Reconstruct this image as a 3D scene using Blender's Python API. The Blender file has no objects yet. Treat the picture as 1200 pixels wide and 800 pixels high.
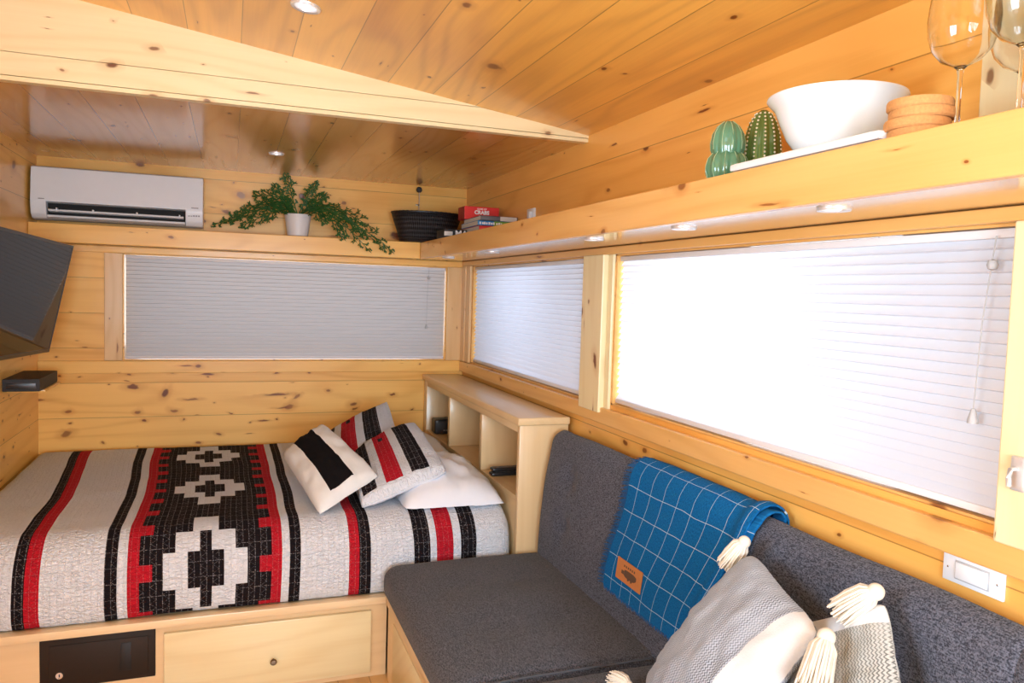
import bpy, bmesh, math, random
from mathutils import Vector, Matrix, Euler
from mathutils.noise import noise as pnoise
random.seed(7)
S = bpy.context.scene
COL = S.collection
H = 1.515                      # eye height above the floor; shapes below are written relative to eye level
PI = math.pi

# ------------------------------------------------------------------ node helpers
def newmat(name):
    m = bpy.data.materials.new(name); m.use_nodes = True
    nt = m.node_tree; nt.nodes.clear()
    return m, nt
class G:
    def __init__(s, nt): s.nt = nt
    def n(s, t, **k):
        nd = s.nt.nodes.new(t)
        for a, b in k.items(): setattr(nd, a, b)
        return nd
    def put(s, sock, v):
        if hasattr(v, 'is_output') or isinstance(v, bpy.types.NodeSocket): s.nt.links.new(v, sock)
        else: sock.default_value = v
    def m(s, op, a, b=None, c=None, clamp=False):
        nd = s.n('ShaderNodeMath', operation=op); nd.use_clamp = clamp
        s.put(nd.inputs[0], a)
        if b is not None: s.put(nd.inputs[1], b)
        if c is not None: s.put(nd.inputs[2], c)
        return nd.outputs[0]
    def vec(s, x, y, z):
        nd = s.n('ShaderNodeCombineXYZ')
        for i, v in enumerate((x, y, z)): s.put(nd.inputs[i], v)
        return nd.outputs[0]
    def sep(s, v):
        nd = s.n('ShaderNodeSeparateXYZ'); s.put(nd.inputs[0], v); return nd.outputs
    def mix(s, f, a, b):
        nd = s.n('ShaderNodeMix', data_type='RGBA')
        s.put(nd.inputs[0], f); s.put(nd.inputs[6], a); s.put(nd.inputs[7], b)
        return nd.outputs[2]
    def ss(s, v, lo, hi, a=0., b=1.):
        nd = s.n('ShaderNodeMapRange', interpolation_type='SMOOTHSTEP')
        s.put(nd.inputs[0], v)
        for i, x in enumerate((lo, hi, a, b)): nd.inputs[i+1].default_value = x
        return nd.outputs[0]
    def noise(s, v, scale, detail=2, rough=.5, dist=0.):
        nd = s.n('ShaderNodeTexNoise'); s.put(nd.inputs['Vector'], v)
        nd.inputs['Scale'].default_value = scale; nd.inputs['Detail'].default_value = detail
        nd.inputs['Roughness'].default_value = rough; nd.inputs['Distortion'].default_value = dist
        return nd.outputs[0]
    def obj(s): return s.n('ShaderNodeTexCoord').outputs['Object']
    def uv(s): return s.n('ShaderNodeTexCoord').outputs['UV']
    def bump(s, h, strength=.2, dist=.002):
        nd = s.n('ShaderNodeBump'); nd.inputs['Strength'].default_value = strength
        nd.inputs['Distance'].default_value = dist; s.put(nd.inputs['Height'], h); return nd.outputs[0]
    def bsdf(s, color, rough=.5, normal=None, **k):
        b = s.n('ShaderNodeBsdfPrincipled'); o = s.n('ShaderNodeOutputMaterial')
        s.put(b.inputs['Base Color'], color); s.put(b.inputs['Roughness'], rough)
        if normal is not None: s.put(b.inputs['Normal'], normal)
        for a, v in k.items(): s.put(b.inputs[a.replace('_', ' ')], v)
        s.nt.links.new(b.outputs[0], o.inputs[0]); return b
def c4(c): return (c[0], c[1], c[2], 1.)
def plain(name, col, rough=.5, var=.06, scale=30., bump=0., **k):
    m, nt = newmat(name); g = G(nt)
    nz = g.noise(g.obj(), scale, 3)
    c = g.mix(nz, c4([x*(1-var) for x in col]), c4([min(1, x*(1+var)) for x in col]))
    nr = g.bump(nz, bump) if bump else None
    g.bsdf(c, rough, nr, **k); return m
AX = {'X': 0, 'Y': 1, 'Z': 2}
def wood(name, along, across, light, dark, plank=0., seam=0., rough=.3, knots=.35, knotcol=(.15, .030, .005),
         groove=.0022, coat=.25, grain=.6, half=False, seed=0., tone=.22, kscale=1., bmp=.22):
    """pine boards: grain, growth lines, knots, one tone per board and a groove between boards"""
    m, nt = newmat(name); g = G(nt)
    p = g.sep(g.obj()); a, c = p[AX[along]], p[AX[across]]
    o = p[3 - AX[along] - AX[across]]
    if plank:
        q = g.m('DIVIDE', g.m('SUBTRACT', c, seam), plank)
        idx = g.m('FLOOR', q); fr = g.m('FRACT', q)
        wn = g.n('ShaderNodeTexWhiteNoise', noise_dimensions='1D'); g.put(wn.inputs['W'], g.m('ADD', idx, 3.7+seed))
        rnd = wn.outputs['Value']
        ed = g.m('MULTIPLY', g.m('SUBTRACT', .5, g.m('ABSOLUTE', g.m('SUBTRACT', fr, .5))), plank)
    else:
        rnd = .5; idx = 0.; ed = None
    a2 = g.m('ADD', a, g.m('MULTIPLY', rnd, 9.3) if plank else seed)
    cc = g.m('ADD', g.m('ADD', c, g.m('MULTIPLY', o, .8)), g.m('MULTIPLY', idx, 1.37) if plank else seed)
    fine = g.noise(g.vec(g.m('MULTIPLY', a2, 1.6), g.m('MULTIPLY', cc, 60.), idx), 1.5, 4, .6)
    broad = g.noise(g.vec(g.m('MULTIPLY', a2, .7), g.m('MULTIPLY', cc, 7.), idx), 1.6, 2)
    sw = g.noise(g.vec(g.m('MULTIPLY', a2, .55), g.m('MULTIPLY', cc, 3.2), 0.), 1.3, 1)
    ring = g.m('POWER', g.m('MULTIPLY_ADD', g.m('SINE', g.m('MULTIPLY_ADD', sw, 40., g.m('MULTIPLY', cc, 55.))), .5, .5), 2.5)
    t = g.m('ADD', g.m('MULTIPLY', ring, .42*grain), g.m('ADD', g.m('MULTIPLY', fine, .62*grain), g.m('MULTIPLY', broad, .55*grain)))
    if plank: t = g.m('ADD', t, g.m('MULTIPLY', g.m('SUBTRACT', rnd, .5), tone*2))
    t = g.m('SUBTRACT', t, .42*grain, clamp=True)
    col = g.mix(t, c4(light), c4(dark))
    if knots:
        wob = g.m('SUBTRACT', g.noise(g.vec(g.m('MULTIPLY', a2, 9.), g.m('MULTIPLY', cc, 9.), 0.), 2.2, 2), .5)
        far = g.m('SUBTRACT', g.noise(g.vec(a2, g.m('MULTIPLY', cc, 2.), 3.), 2.6, 1), .5)
        for (sa, sc, r0, dens, off, ew) in ((4.6*kscale, 7.*kscale, .115, knots*.8, 0., .5), (7.5*kscale, 13.*kscale, .11, knots*.7, 5.3, .9), (3.4*kscale, 26.*kscale, .10, knots*.4, 9.1, .6)):
            vr = g.n('ShaderNodeTexVoronoi', voronoi_dimensions='2D', feature='F1'); vr.inputs['Scale'].default_value = 1.
            g.put(vr.inputs['Vector'], g.vec(g.m('ADD', g.m('MULTIPLY_ADD', a2, sa, off), g.m('MULTIPLY', far, .6)), g.m('ADD', g.m('MULTIPLY', cc, sc), g.m('MULTIPLY_ADD', wob, .22, g.m('MULTIPLY', far, .7)), ), 0.))
            cr = g.sep(vr.outputs['Color'])
            on = g.m('LESS_THAN', cr[0], dens)
            size = g.m('MULTIPLY_ADD', g.m('POWER', cr[1], 2.2), 1.15, .28)
            d = g.m('DIVIDE', g.m('MULTIPLY_ADD', wob, .10, vr.outputs['Distance']), size)
            core = g.m('MULTIPLY', g.ss(d, r0*.5, r0*1.05, 1., 0.), on)
            halo = g.m('MULTIPLY', g.ss(d, r0*.8, r0*2.6, .38, 0.), on)
            col = g.mix(halo, col, c4([dark[0]*.82, dark[1]*.62, dark[2]*.5]))
            col = g.mix(g.m('MULTIPLY', core, g.m('MULTIPLY_ADD', cr[2], .3, .68)), col, c4(knotcol))
    hgt = g.m('MULTIPLY', fine, .15)
    if plank:
        gm = g.ss(ed, groove*.35, groove, 1., 0.)
        col = g.mix(g.m('MULTIPLY', gm, .6), col, c4([x*.25 for x in dark]))
        hgt = g.m('SUBTRACT', hgt, g.m('MULTIPLY', gm, 1.6))
        if half:
            ed2 = g.m('MULTIPLY', g.m('ABSOLUTE', g.m('SUBTRACT', fr, .5)), plank)
            g2 = g.ss(ed2, groove*.3, groove*.9, .45, 0.)
            col = g.mix(g2, col, c4([x*.35 for x in dark]))
    b = g.bsdf(col, rough, g.bump(hgt, bmp, .002), Specular_IOR_Level=.35)
    b.inputs['Coat Weight'].default_value = coat; b.inputs['Coat Roughness'].default_value = .12
    return m

# ------------------------------------------------------------------ materials
PINE_L, PINE_D = (.97, .57, .155), (.72, .325, .052)
HON_L, HON_D = (.93, .52, .115), (.70, .30, .04)
PALE_L, PALE_D = (.87, .755, .47), (.74, .56, .27)
MAP_L, MAP_D = (.75, .555, .31), (.62, .405, .195)
M = {}
M['wall_back'] = wood('pine_wall_boards', 'X', 'Z', PINE_L, PINE_D, .187, -.544+H, .36, .62, seed=2., kscale=.72, coat=.1, grain=.75)
M['wall_right'] = wood('honey_wall_boards', 'Y', 'Z', (.95, .515, .13), (.74, .31, .05),   .1735, .526+H-.1735*12, .36, .07, seed=4., coat=.12, grain=.75)
M['wall_left'] = wood('left_wall_boards', 'Y', 'Z', PINE_L, PINE_D, .187, -.731+H, .34, .4, seed=6.)
M['ceil'] = wood('ceiling_boards', 'Y', 'X', HON_L, (.60, .29, .075), .17, -1.333, .28, .11, seed=8., coat=.2, grain=.8, tone=.3, bmp=.12)
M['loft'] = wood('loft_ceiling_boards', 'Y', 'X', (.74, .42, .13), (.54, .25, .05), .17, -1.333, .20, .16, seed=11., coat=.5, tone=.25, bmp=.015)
M['floor'] = wood('floor_boards', 'Y', 'X', (.70, .42, .17), (.45, .22, .07), .12, 0., .3, .3, seed=3.)
M['beamX'] = wood('pale_beam', 'X', 'Z', PALE_L, PALE_D, 0, 0, .38, .34, seed=1.3, coat=.15)
M['pineX'] = wood('pine_trim_x', 'X', 'Z', PINE_L, PINE_D, 0, 0, .33, .35, seed=5.1)
M['pineZ'] = wood('pine_trim_z', 'Z', 'X', (.82, .55, .27), (.62, .34, .12), 0, 0, .34, .3, seed=2.4)
M['honY'] = wood('honey_trim_y', 'Y', 'Z', (.83, .50, .18), (.62, .29, .065), 0, 0, .26, .28, seed=7.7, coat=.35)
M['honYs'] = wood('honey_sill', 'Y', 'Z', (.82, .48, .16), (.62, .29, .065), 0, 0, .3, .25, seed=3.9)
M['paleZ'] = wood('pale_post', 'Z', 'Y', PALE_L, PALE_D, 0, 0, .36, .3, seed=9.2, coat=.15)
M['mapY'] = wood('maple_y', 'Y', 'X', MAP_L, MAP_D, 0, 0, .32, 0, seed=1.1, grain=.55)
M['mapZ'] = wood('maple_z', 'Z', 'X', MAP_L, MAP_D, 0, 0, .34, 0, seed=2.6, grain=.5)
M['mapX'] = wood('maple_x', 'X', 'Z', (.82, .62, .38), (.66, .45, .23), 0, 0, .34, .12, seed=4.2, grain=.55)
M['drawer'] = wood('pale_drawer_wood', 'X', 'Z', (.78, .665, .40), (.66, .49, .25), 0, 0, .34, 0, seed=6.2, grain=.75)
M['white'] = plain('white_plastic', (.80, .84, .90), .32, .02)
M['whiteg'] = plain('white_glaze', (.80, .85, .90), .12, .01, Coat_Weight=.4)
M['grey'] = plain('grey_print', (.30, .30, .33), .5, .02)
M['black'] = plain('black_plastic', (.018, .018, .02), .35, .1)
M['blackm'] = plain('black_matte', (.012, .012, .013), .6, .1)
M['cavity'] = plain('dark_cavity', (.008, .008, .008), .8, .1)
M['screen'] = plain('dark_glass_screen', (.012, .012, .013), .05, .02, Specular_IOR_Level=.13)
M['chrome'] = plain('brushed_chrome', (.82, .82, .83), .16, .03, Metallic=1.)
M['satin'] = plain('satin_nickel', (.74, .74, .75), .3, .03, Metallic=.5)
M['bronze'] = plain('bronze_metal', (.22, .17, .12), .35, .06, Metallic=1.)
M['safe'] = plain('dark_brown_metal', (.022, .013, .008), .6, .08, 60., Specular_IOR_Level=.25)
M['safed'] = plain('dark_display', (.004, .003, .003), .55, .05)
M['red'] = plain('red_card', (.74, .030, .028), .4, .03)
M['redd'] = plain('dark_red_card', (.30, .012, .014), .5, .03)
M['paper'] = plain('paper_pages', (.66, .64, .60), .8, .08, 200.)
M['blue'] = plain('blue_card', (.02, .22, .52), .45, .03)
M['green'] = plain('green_card', (.17, .36, .04), .45, .03)
M['bookgrey'] = plain('grey_book_cover', (.12, .12, .13), .5, .08)
M['inkw'] = plain('white_ink', (.85, .85, .84), .5, .01)
M['cork'] = plain('cork', (.57, .285, .10), .85, .28, 220., .4)
M['pot'] = plain('pot_white', (.74, .72, .72), .4, .02)
M['soil'] = plain('dark_soil', (.03, .02, .012), .9, .3, 80.)
M['leaf'] = plain('frond_green', (.030, .120, .022), .45, .45, 30.)
M['stem'] = plain('frond_stem', (.10, .13, .04), .6, .2)
M['cactus'] = plain('cactus_glaze', (.095, .25, .15), .14, .22, 18., Coat_Weight=.5)
M['cactus2'] = plain('cactus_glaze_olive', (.10, .20, .055), .14, .2, 18., Coat_Weight=.5)
M['cream'] = plain('cream_glaze', (.80, .76, .58), .3, .04)
M['creamline'] = plain('pale_rib_glaze', (.36, .50, .30), .2, .1)
M['tassel'] = plain('cream_yarn', (.74, .68, .58), .85, .12, 60., .3)
M['bandw'] = plain('cream_linen', (.64, .645, .66), .85, .07, 300., .25)
M['leather'] = plain('tan_leather', (.50, .19, .055), .55, .1, 90., .1)
M['leatherd'] = plain('burnt_leather', (.10, .055, .03), .6, .1)
M['piping'] = plain('sofa_piping', (.055, .057, .066), .8, .1)
M['cord'] = plain('pale_grey_cord', (.45, .46, .48), .5, .03)
M['sheet'] = plain('white_cotton', (.78, .82, .90), .8, .02, 40., .12)
M['lining'] = plain('sham_back_cotton', (.72, .75, .82), .8, .03, 40., .1)
M['rim'] = plain('blind_rail', (.74, .74, .78), .45, .02)
def m_glass():
    m, nt = newmat('clear_glass'); g = G(nt)
    b = g.bsdf((1, 1, 1, 1), .0, None); b.inputs['Transmission Weight'].default_value = 1.; b.inputs['IOR'].default_value = 1.45
    return m
M['glass'] = m_glass()
def m_led(name, st):
    m, nt = newmat(name); g = G(nt)
    g.bsdf((.8, .85, .95, 1), .2, None, Emission_Color=(.85, .92, 1., 1), Emission_Strength=st); return m
M['led'] = m_led('led_lens', .5)
M['ledb'] = m_led('led_bright', .9)
def m_weave():
    m, nt = newmat('black_woven_grass'); g = G(nt); u = g.sep(g.uv())
    a = g.m('SINE', g.m('MULTIPLY', u[0], 2*PI*90)); b = g.m('SINE', g.m('MULTIPLY', u[1], 2*PI*22))
    h = g.m('ADD', g.m('MULTIPLY', a, .35), b)
    g.bsdf(g.mix(g.ss(h, -1., 1.2), (.003, .003, .004, 1), (.020, .021, .026, 1)), .42, g.bump(h, .9, .003)); return m
M['weave'] = m_weave()
def m_blind(name, col, tr):
    m, nt = newmat(name); g = G(nt)
    p = g.sep(g.obj())
    nz = g.noise(g.obj(), 160., 2)
    c = g.mix(nz, c4([x*.96 for x in col]), c4(col))
    d = g.n('ShaderNodeBsdfDiffuse'); g.put(d.inputs[0], c)
    t = g.n('ShaderNodeBsdfTranslucent'); g.put(t.inputs[0], c4(tr))
    mx = g.n('ShaderNodeMixShader'); mx.inputs[0].default_value = .5
    o = g.n('ShaderNodeOutputMaterial')
    nt.links.new(d.outputs[0], mx.inputs[1]); nt.links.new(t.outputs[0], mx.inputs[2]); nt.links.new(mx.outputs[0], o.inputs[0])
    return m
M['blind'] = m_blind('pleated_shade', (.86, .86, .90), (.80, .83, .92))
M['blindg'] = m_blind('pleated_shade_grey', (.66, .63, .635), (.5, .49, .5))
def m_quilt(name, col, stitch, sv, lines=True):
    """quilted cotton: fine stitching in rows and zigzags (UV in metres)"""
    m, nt = newmat(name); g = G(nt); u = g.sep(g.uv())
    def lined(v, pitch, w):
        f = g.m('ABSOLUTE', g.m('SUBTRACT', g.m('FRACT', g.m('DIVIDE', v, pitch)), .5))
        return g.ss(g.m('MULTIPLY', g.m('SUBTRACT', .5, f), pitch), w*.4, w, 1., 0.)
    zz = g.m('MULTIPLY', g.m('PINGPONG', g.m('MULTIPLY', u[1], 1.3), .02), 1.)
    l1 = lined(u[0], .0205, .0016); l2 = lined(g.m('ADD', u[0], zz), .041, .0016); l3 = lined(u[1], .055, .0015)
    st = g.m('MAXIMUM', g.m('MAXIMUM', l1, g.m('MULTIPLY', l2, .8)), l3)
    brk = g.noise(g.vec(u[0], u[1], 0.), 260., 1)
    st2 = g.m('MULTIPLY', st, g.ss(brk, .42, .62))
    nz = g.noise(g.vec(u[0], u[1], 0.), 48., 3)
    wob = g.noise(g.vec(u[0], g.m('MULTIPLY', u[1], 1.9), 0.), 62., 2, .5, 1.2)
    c = g.mix(nz, c4([x*.9 for x in col]), c4(col))
    c = g.mix(g.m('MULTIPLY', st2, sv), c, c4(stitch))
    h = g.m('SUBTRACT', g.m('MULTIPLY', wob, 1.2), g.m('MULTIPLY', st, .16))
    g.bsdf(c, .9, g.bump(h, 1., .010), Specular_IOR_Level=.12); return m
M['qw'] = m_quilt('quilt_white', (.76, .80, .87), (.78, .80, .84), .25)
M['qb'] = m_quilt('quilt_black', (.011, .008, .010), (.36, .34, .36), .8)
M['qr'] = m_quilt('quilt_red', (.50, .012, .026), (.66, .20, .22), .6)
M['qflat'] = plain('flat_black_cotton', (.008, .007, .008), .9, .2, 120., .2, Specular_IOR_Level=.1)
M['qwhite'] = plain('cream_cotton', (.77, .79, .79), .85, .03, 60., .2)
def m_tweed(name, a, b, c):
    m, nt = newmat(name); g = G(nt); p = g.obj()
    n1 = g.noise(p, 300., 2, .6); n2 = g.noise(p, 14., 3)
    q = g.sep(p)
    th = g.noise(g.vec(g.m('MULTIPLY', q[0], 1.), g.m('MULTIPLY', q[1], .25), g.m('MULTIPLY', q[2], 1.)), 360., 1)
    f = g.ss(g.m('ADD', g.m('MULTIPLY', n1, .6), g.m('MULTIPLY', th, .4)), .36, .64)
    col = g.mix(f, c4(a), c4(b)); col = g.mix(g.m('MULTIPLY', n2, .35), col, c4(c))
    g.bsdf(col, .95, g.bump(f, .4, .0015), Specular_IOR_Level=.12, Sheen_Weight=.12, Sheen_Roughness=.5); return m
M['sofa'] = m_tweed('charcoal_tweed', (.015, .018, .027), (.150, .163, .215), (.064, .072, .104))
M['sofaseat'] = m_tweed('charcoal_tweed_seat', (.016, .017, .021), (.128, .130, .153), (.056, .058, .072))
def m_blanket():
    m, nt = newmat('blue_checked_wool'); g = G(nt); u = g.sep(g.uv())
    wb = g.noise(g.vec(u[0], u[1], 0.), 7., 2)
    def lined(v, pitch, w, ph):
        v = g.m('ADD', g.m('ADD', v, ph), g.m('MULTIPLY', g.m('SUBTRACT', wb, .5), .012))
        f = g.m('ABSOLUTE', g.m('SUBTRACT', g.m('FRACT', g.m('DIVIDE', v, pitch)), .5))
        return g.ss(g.m('MULTIPLY', g.m('SUBTRACT', .5, f), pitch), w*.5, w, 1., 0.)
    l = g.m('MAXIMUM', lined(u[0], .078, .0010, .02), lined(u[1], .078, .0010, .03))
    nz = g.noise(g.vec(g.m('MULTIPLY', u[0], 3.), u[1], 0.), 160., 2)
    c = g.mix(g.ss(nz, .3, .7), (.001, .080, .235, 1), (.003, .14, .39, 1))
    c = g.mix(g.m('MULTIPLY', l, .8), c, (.55, .70, .78, 1))
    g.bsdf(c, .9, g.bump(nz, .4, .002), Specular_IOR_Level=.2); return m
M['blanket'] = m_blanket()
M['fringe'] = plain('blue_fringe', (.006, .10, .29), .9, .25, 90.)
def m_chevron(name, a, b):
    """woven zigzag, rows of short dark threads on pale linen (UV in metres)"""
    m, nt = newmat(name); g = G(nt); u = g.sep(g.uv())
    z = g.m('PINGPONG', u[1], .0045)
    f = g.m('FRACT', g.m('DIVIDE', g.m('ADD', u[0], g.m('MULTIPLY', z, 1.)), .0076))
    l = g.ss(g.m('ABSOLUTE', g.m('SUBTRACT', f, .5)), .12, .24, 1., 0.)
    fade = g.ss(g.noise(g.vec(g.m('MULTIPLY', u[0], 5.), u[1], 0.), 7., 3), .3, .68, .5, 1.)
    side = g.ss(u[0], .02, .36, .45, 1.)
    nz = g.noise(g.vec(u[0], u[1], 0.), 420., 2)
    c = g.mix(g.ss(nz, .3, .7), c4([x*.72 for x in a]), c4(a))
    c = g.mix(g.m('MULTIPLY', g.m('MULTIPLY', l, fade), side), c, c4(b))
    g.bsdf(c, .9, g.bump(g.m('ADD', l, nz), .35, .002)); return m
M['chev'] = m_chevron('grey_chevron', (.47, .53, .62), (.055, .055, .07))
M['chev2'] = m_chevron('sage_chevron', (.46, .475, .45), (.10, .10, .095))

# ------------------------------------------------------------------ mesh helpers
def box(bm, x0, x1, y0, y1, z0, z1, bev=0., seg=2, mi=0):
    tmp = bmesh.new()
    bmesh.ops.create_cube(tmp, size=1.)
    for v in tmp.verts:
        v.co = Vector(((x0+x1)/2+v.co.x*(x1-x0), (y0+y1)/2+v.co.y*(y1-y0), (z0+z1)/2+v.co.z*(z1-z0)))
    if bev:
        bmesh.ops.bevel(tmp, geom=list(tmp.edges), offset=min(bev, .49*min(x1-x0, y1-y0, z1-z0)), segments=seg, affect='EDGES', profile=.5)
    add(bm, tmp, mi=mi)
def add(bm, tmp, mat=None, mi=None):
    if mat is not None: tmp.transform(mat)
    if mi is not None:
        for f in tmp.faces: f.material_index = mi
    me = bpy.data.meshes.new('tmp'); tmp.to_mesh(me); tmp.free(); bm.from_mesh(me); bpy.data.meshes.remove(me)
def tube(bm, pts, r, n=8, caps=True):
    pts = [Vector(p) for p in pts]; rs = r if isinstance(r, (list, tuple)) else [r]*len(pts)
    rings = []; ref = Vector((.13, .27, .95))
    for i, p in enumerate(pts):
        d = (pts[min(i+1, len(pts)-1)]-pts[max(i-1, 0)]).normalized()
        x = d.cross(ref)
        if x.length < 1e-3: x = d.cross(Vector((1, 0, 0)))
        x.normalize(); y = d.cross(x)
        rings.append([bm.verts.new(p+(x*math.cos(2*PI*k/n)+y*math.sin(2*PI*k/n))*rs[i]) for k in range(n)])
    for a, b in zip(rings, rings[1:]):
        for k in range(n): bm.faces.new((a[k], a[(k+1) % n], b[(k+1) % n], b[k]))
    if caps: bm.faces.new(rings[0][::-1]); bm.faces.new(rings[-1])
def lathe(bm, prof, c=(0, 0, 0), n=40, mod=None, sx=1., sy=1., uv=False):
    """prof: (radius, z); mod(angle, radius, z) -> radius"""
    lay = bm.loops.layers.uv.verify() if uv else None
    rings = []
    for r, z in prof:
        if r < 1e-5: rings.append([bm.verts.new((c[0], c[1], c[2]+z))]); continue
        ring = []
        for k in range(n):
            a = 2*PI*k/n; q = mod(a, r, z) if mod else r
            ring.append(bm.verts.new((c[0]+q*math.cos(a)*sx, c[1]+q*math.sin(a)*sy, c[2]+z)))
        rings.append(ring)
    for i, (a, b) in enumerate(zip(rings, rings[1:])):
        for k in range(n):
            k2 = (k+1) % n
            if len(a) == 1 and len(b) == 1: continue
            if len(a) == 1: f = bm.faces.new((a[0], b[k2], b[k]))
            elif len(b) == 1: f = bm.faces.new((a[k], a[k2], b[0]))
            else:
                f = bm.faces.new((a[k], a[k2], b[k2], b[k]))
                if uv:
                    for l, (kk, ii) in zip(f.loops, ((k, i), (k+1, i), (k+1, i+1), (k, i+1))): l[lay].uv = (kk/n, ii/(len(rings)-1))
def prism(bm, poly, axis, a0, a1, mi=0):
    """extrude a 2-D outline along axis ('X': poly is (y,z); 'Y': (x,z); 'Z': (x,y))"""
    def P(u, v, t): return {'X': (t, u, v), 'Y': (u, t, v), 'Z': (u, v, t)}[axis]
    A = [bm.verts.new(P(u, v, a0)) for u, v in poly]; B = [bm.verts.new(P(u, v, a1)) for u, v in poly]
    fs = [bm.faces.new(A), bm.faces.new(B[::-1])]
    n = len(poly)
    for i in range(n): fs.append(bm.faces.new((A[i], B[i], B[(i+1) % n], A[(i+1) % n])))
    for f in fs: f.material_index = mi
    bmesh.ops.recalc_face_normals(bm, faces=bm.faces)
def rbox(bm, x0, x1, y0, y1, z0, z1, r, n=(12, 12, 6), deform=None):
    """soft rounded box with a dense surface, optionally deformed"""
    tmp = bmesh.new(); L = [(x0, x1), (y0, y1), (z0, z1)]
    cache = {}
    def V(i, j, k):
        key = (i, j, k)
        if key not in cache:
            q = []
            for t, (a, b), m in zip(key, L, n):
                s = t/m
                q.append(a+(b-a)*(s*.35+.65*(.5-.5*math.cos(PI*s))))
            p = Vector(q); c = Vector([min(max(p[t], L[t][0]+r), L[t][1]-r) for t in range(3)])
            d = p-c
            if d.length > 1e-9:
                # push to the rounded surface
                p = c+d.normalized()*r
            if deform: p = deform(p)
            cache[key] = tmp.verts.new(p)
        return cache[key]
    nx, ny, nz = n
    for i in range(nx):
        for j in range(ny):
            tmp.faces.new((V(i, j, nz), V(i+1, j, nz), V(i+1, j+1, nz), V(i, j+1, nz)))
            tmp.faces.new((V(i, j, 0), V(i, j+1, 0), V(i+1, j+1, 0), V(i+1, j, 0)))
    for i in range(nx):
        for k in range(nz):
            tmp.faces.new((V(i, 0, k), V(i+1, 0, k), V(i+1, 0, k+1), V(i, 0, k+1)))
            tmp.faces.new((V(i, ny, k), V(i, ny, k+1), V(i+1, ny, k+1), V(i+1, ny, k)))
    for j in range(ny):
        for k in range(nz):
            tmp.faces.new((V(0, j, k), V(0, j, k+1), V(0, j+1, k+1), V(0, j+1, k)))
            tmp.faces.new((V(nx, j, k), V(nx, j+1, k), V(nx, j+1, k+1), V(nx, j, k+1)))
    add(bm, tmp)
def text(bm, s, size, mat, depth=.0006, mi=0, bold=.0):
    cu = bpy.data.curves.new('t', 'FONT'); cu.body = s; cu.size = size; cu.extrude = depth; cu.align_x = 'CENTER'; cu.align_y = 'CENTER'
    cu.offset = bold; cu.resolution_u = 3
    o = bpy.data.objects.new('t', cu); COL.objects.link(o)
    dg = bpy.context.evaluated_depsgraph_get(); me = bpy.data.meshes.new_from_object(o.evaluated_get(dg))
    tmp = bmesh.new(); tmp.from_mesh(me)
    bpy.data.objects.remove(o); bpy.data.curves.remove(cu); bpy.data.meshes.remove(me)
    add(bm, tmp, mat, mi)
def frame(o, x, y):
    """matrix with origin o, local x and y axes"""
    x = Vector(x).normalized(); z = x.cross(Vector(y)).normalized(); y = z.cross(x)
    m = Matrix((x, y, z)).transposed().to_4x4(); m.translation = Vector(o); return m
def emit(name, bm, mats, parent=None, smooth=True, angle=35):
    if not isinstance(mats, (list, tuple)): mats = [mats]
    bmesh.ops.translate(bm, verts=bm.verts, vec=(0, 0, H))
    me = bpy.data.meshes.new(name); bm.to_mesh(me); bm.free()
    for m in mats: me.materials.append(M[m] if isinstance(m, str) else m)
    o = bpy.data.objects.new(name, me); COL.objects.link(o)
    if smooth:
        me.polygons.foreach_set('use_smooth', [True]*len(me.polygons))
        try: me.set_sharp_from_angle(angle=math.radians(angle))
        except Exception: pass
    if parent is not None:
        o.parent = parent
        base = parent
        while base.parent is not None: base = base.parent
        if base.type == 'EMPTY': o.matrix_parent_inverse = Matrix.Translation(-base.location) if parent is base else Matrix.Identity(4)
    return o
def thing(name, label, cat, loc, group=None):
    o = bpy.data.objects.new(name, None); COL.objects.link(o); o.empty_display_size = .05
    o.location = (loc[0], loc[1], loc[2]+H); o['label'] = label; o['category'] = cat
    if group: o['group'] = group
    return o
def tag(o, label, cat, group=None):
    o['label'] = label; o['category'] = cat
    if group: o['group'] = group
    return o
def struct(name, bm, mats, parent=None, smooth=False):
    o = emit(name, bm, mats, parent, smooth)
    if parent is None: o['kind'] = 'structure'
    return o
def dup(root, delta, label, group=None):
    r = root.copy(); COL.objects.link(r); r.location = root.location+Vector(delta); r['label'] = label
    if group: r['group'] = group
    for ch in root.children:
        c = ch.copy(); COL.objects.link(c); c.parent = r; c.matrix_parent_inverse = ch.matrix_parent_inverse.copy()
        for gch in ch.children:
            d = gch.copy(); COL.objects.link(d); d.parent = c; d.matrix_parent_inverse = gch.matrix_parent_inverse.copy()
    return r
B = bmesh.new
def sstep(a, b, x):
    t = min(1, max(0, (x-a)/(b-a))); return t*t*(3-2*t)

# ------------------------------------------------------------------ the room
XL, YR = -2.3, -6.3                         # left wall and rear wall
ZF = -H
LOFT = .632
def ceil_z(x): return .650-.137*x
T = .09
def wall_with_holes(name, axis, pos, a0, a1, z0, z1, holes, m, thick=T, sgn=1):
    """wall along 'X' (at y=pos) or 'Y' (at x=pos), boards pieced around window openings"""
    bm = B(); hs = sorted(holes)
    def bx(s0, s1, lo, hi):
        if s1-s0 < 1e-4 or hi-lo < 1e-4: return
        if axis == 'X': box(bm, s0, s1, min(pos, pos+sgn*thick), max(pos, pos+sgn*thick), lo, hi)
        else: box(bm, min(pos, pos+sgn*thick), max(pos, pos+sgn*thick), s0, s1, lo, hi)
    cur = a0
    for (h0, h1, lo, hi) in hs:
        bx(cur, h0, z0, z1); bx(h0, h1, z0, lo); bx(h0, h1, hi, z1); cur = h1
    bx(cur, a1, z0, z1)
    return struct(name, bm, m)
WB = (-1.9, -.114, -.421, .150)              # back window (x0,x1,z0,z1)
WM = (-1.775, -.175, -.422, .160)            # right middle window (y0,y1,z0,z1)
WG = (-3.578, -1.995, -.408, .160)           # right big window
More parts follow.
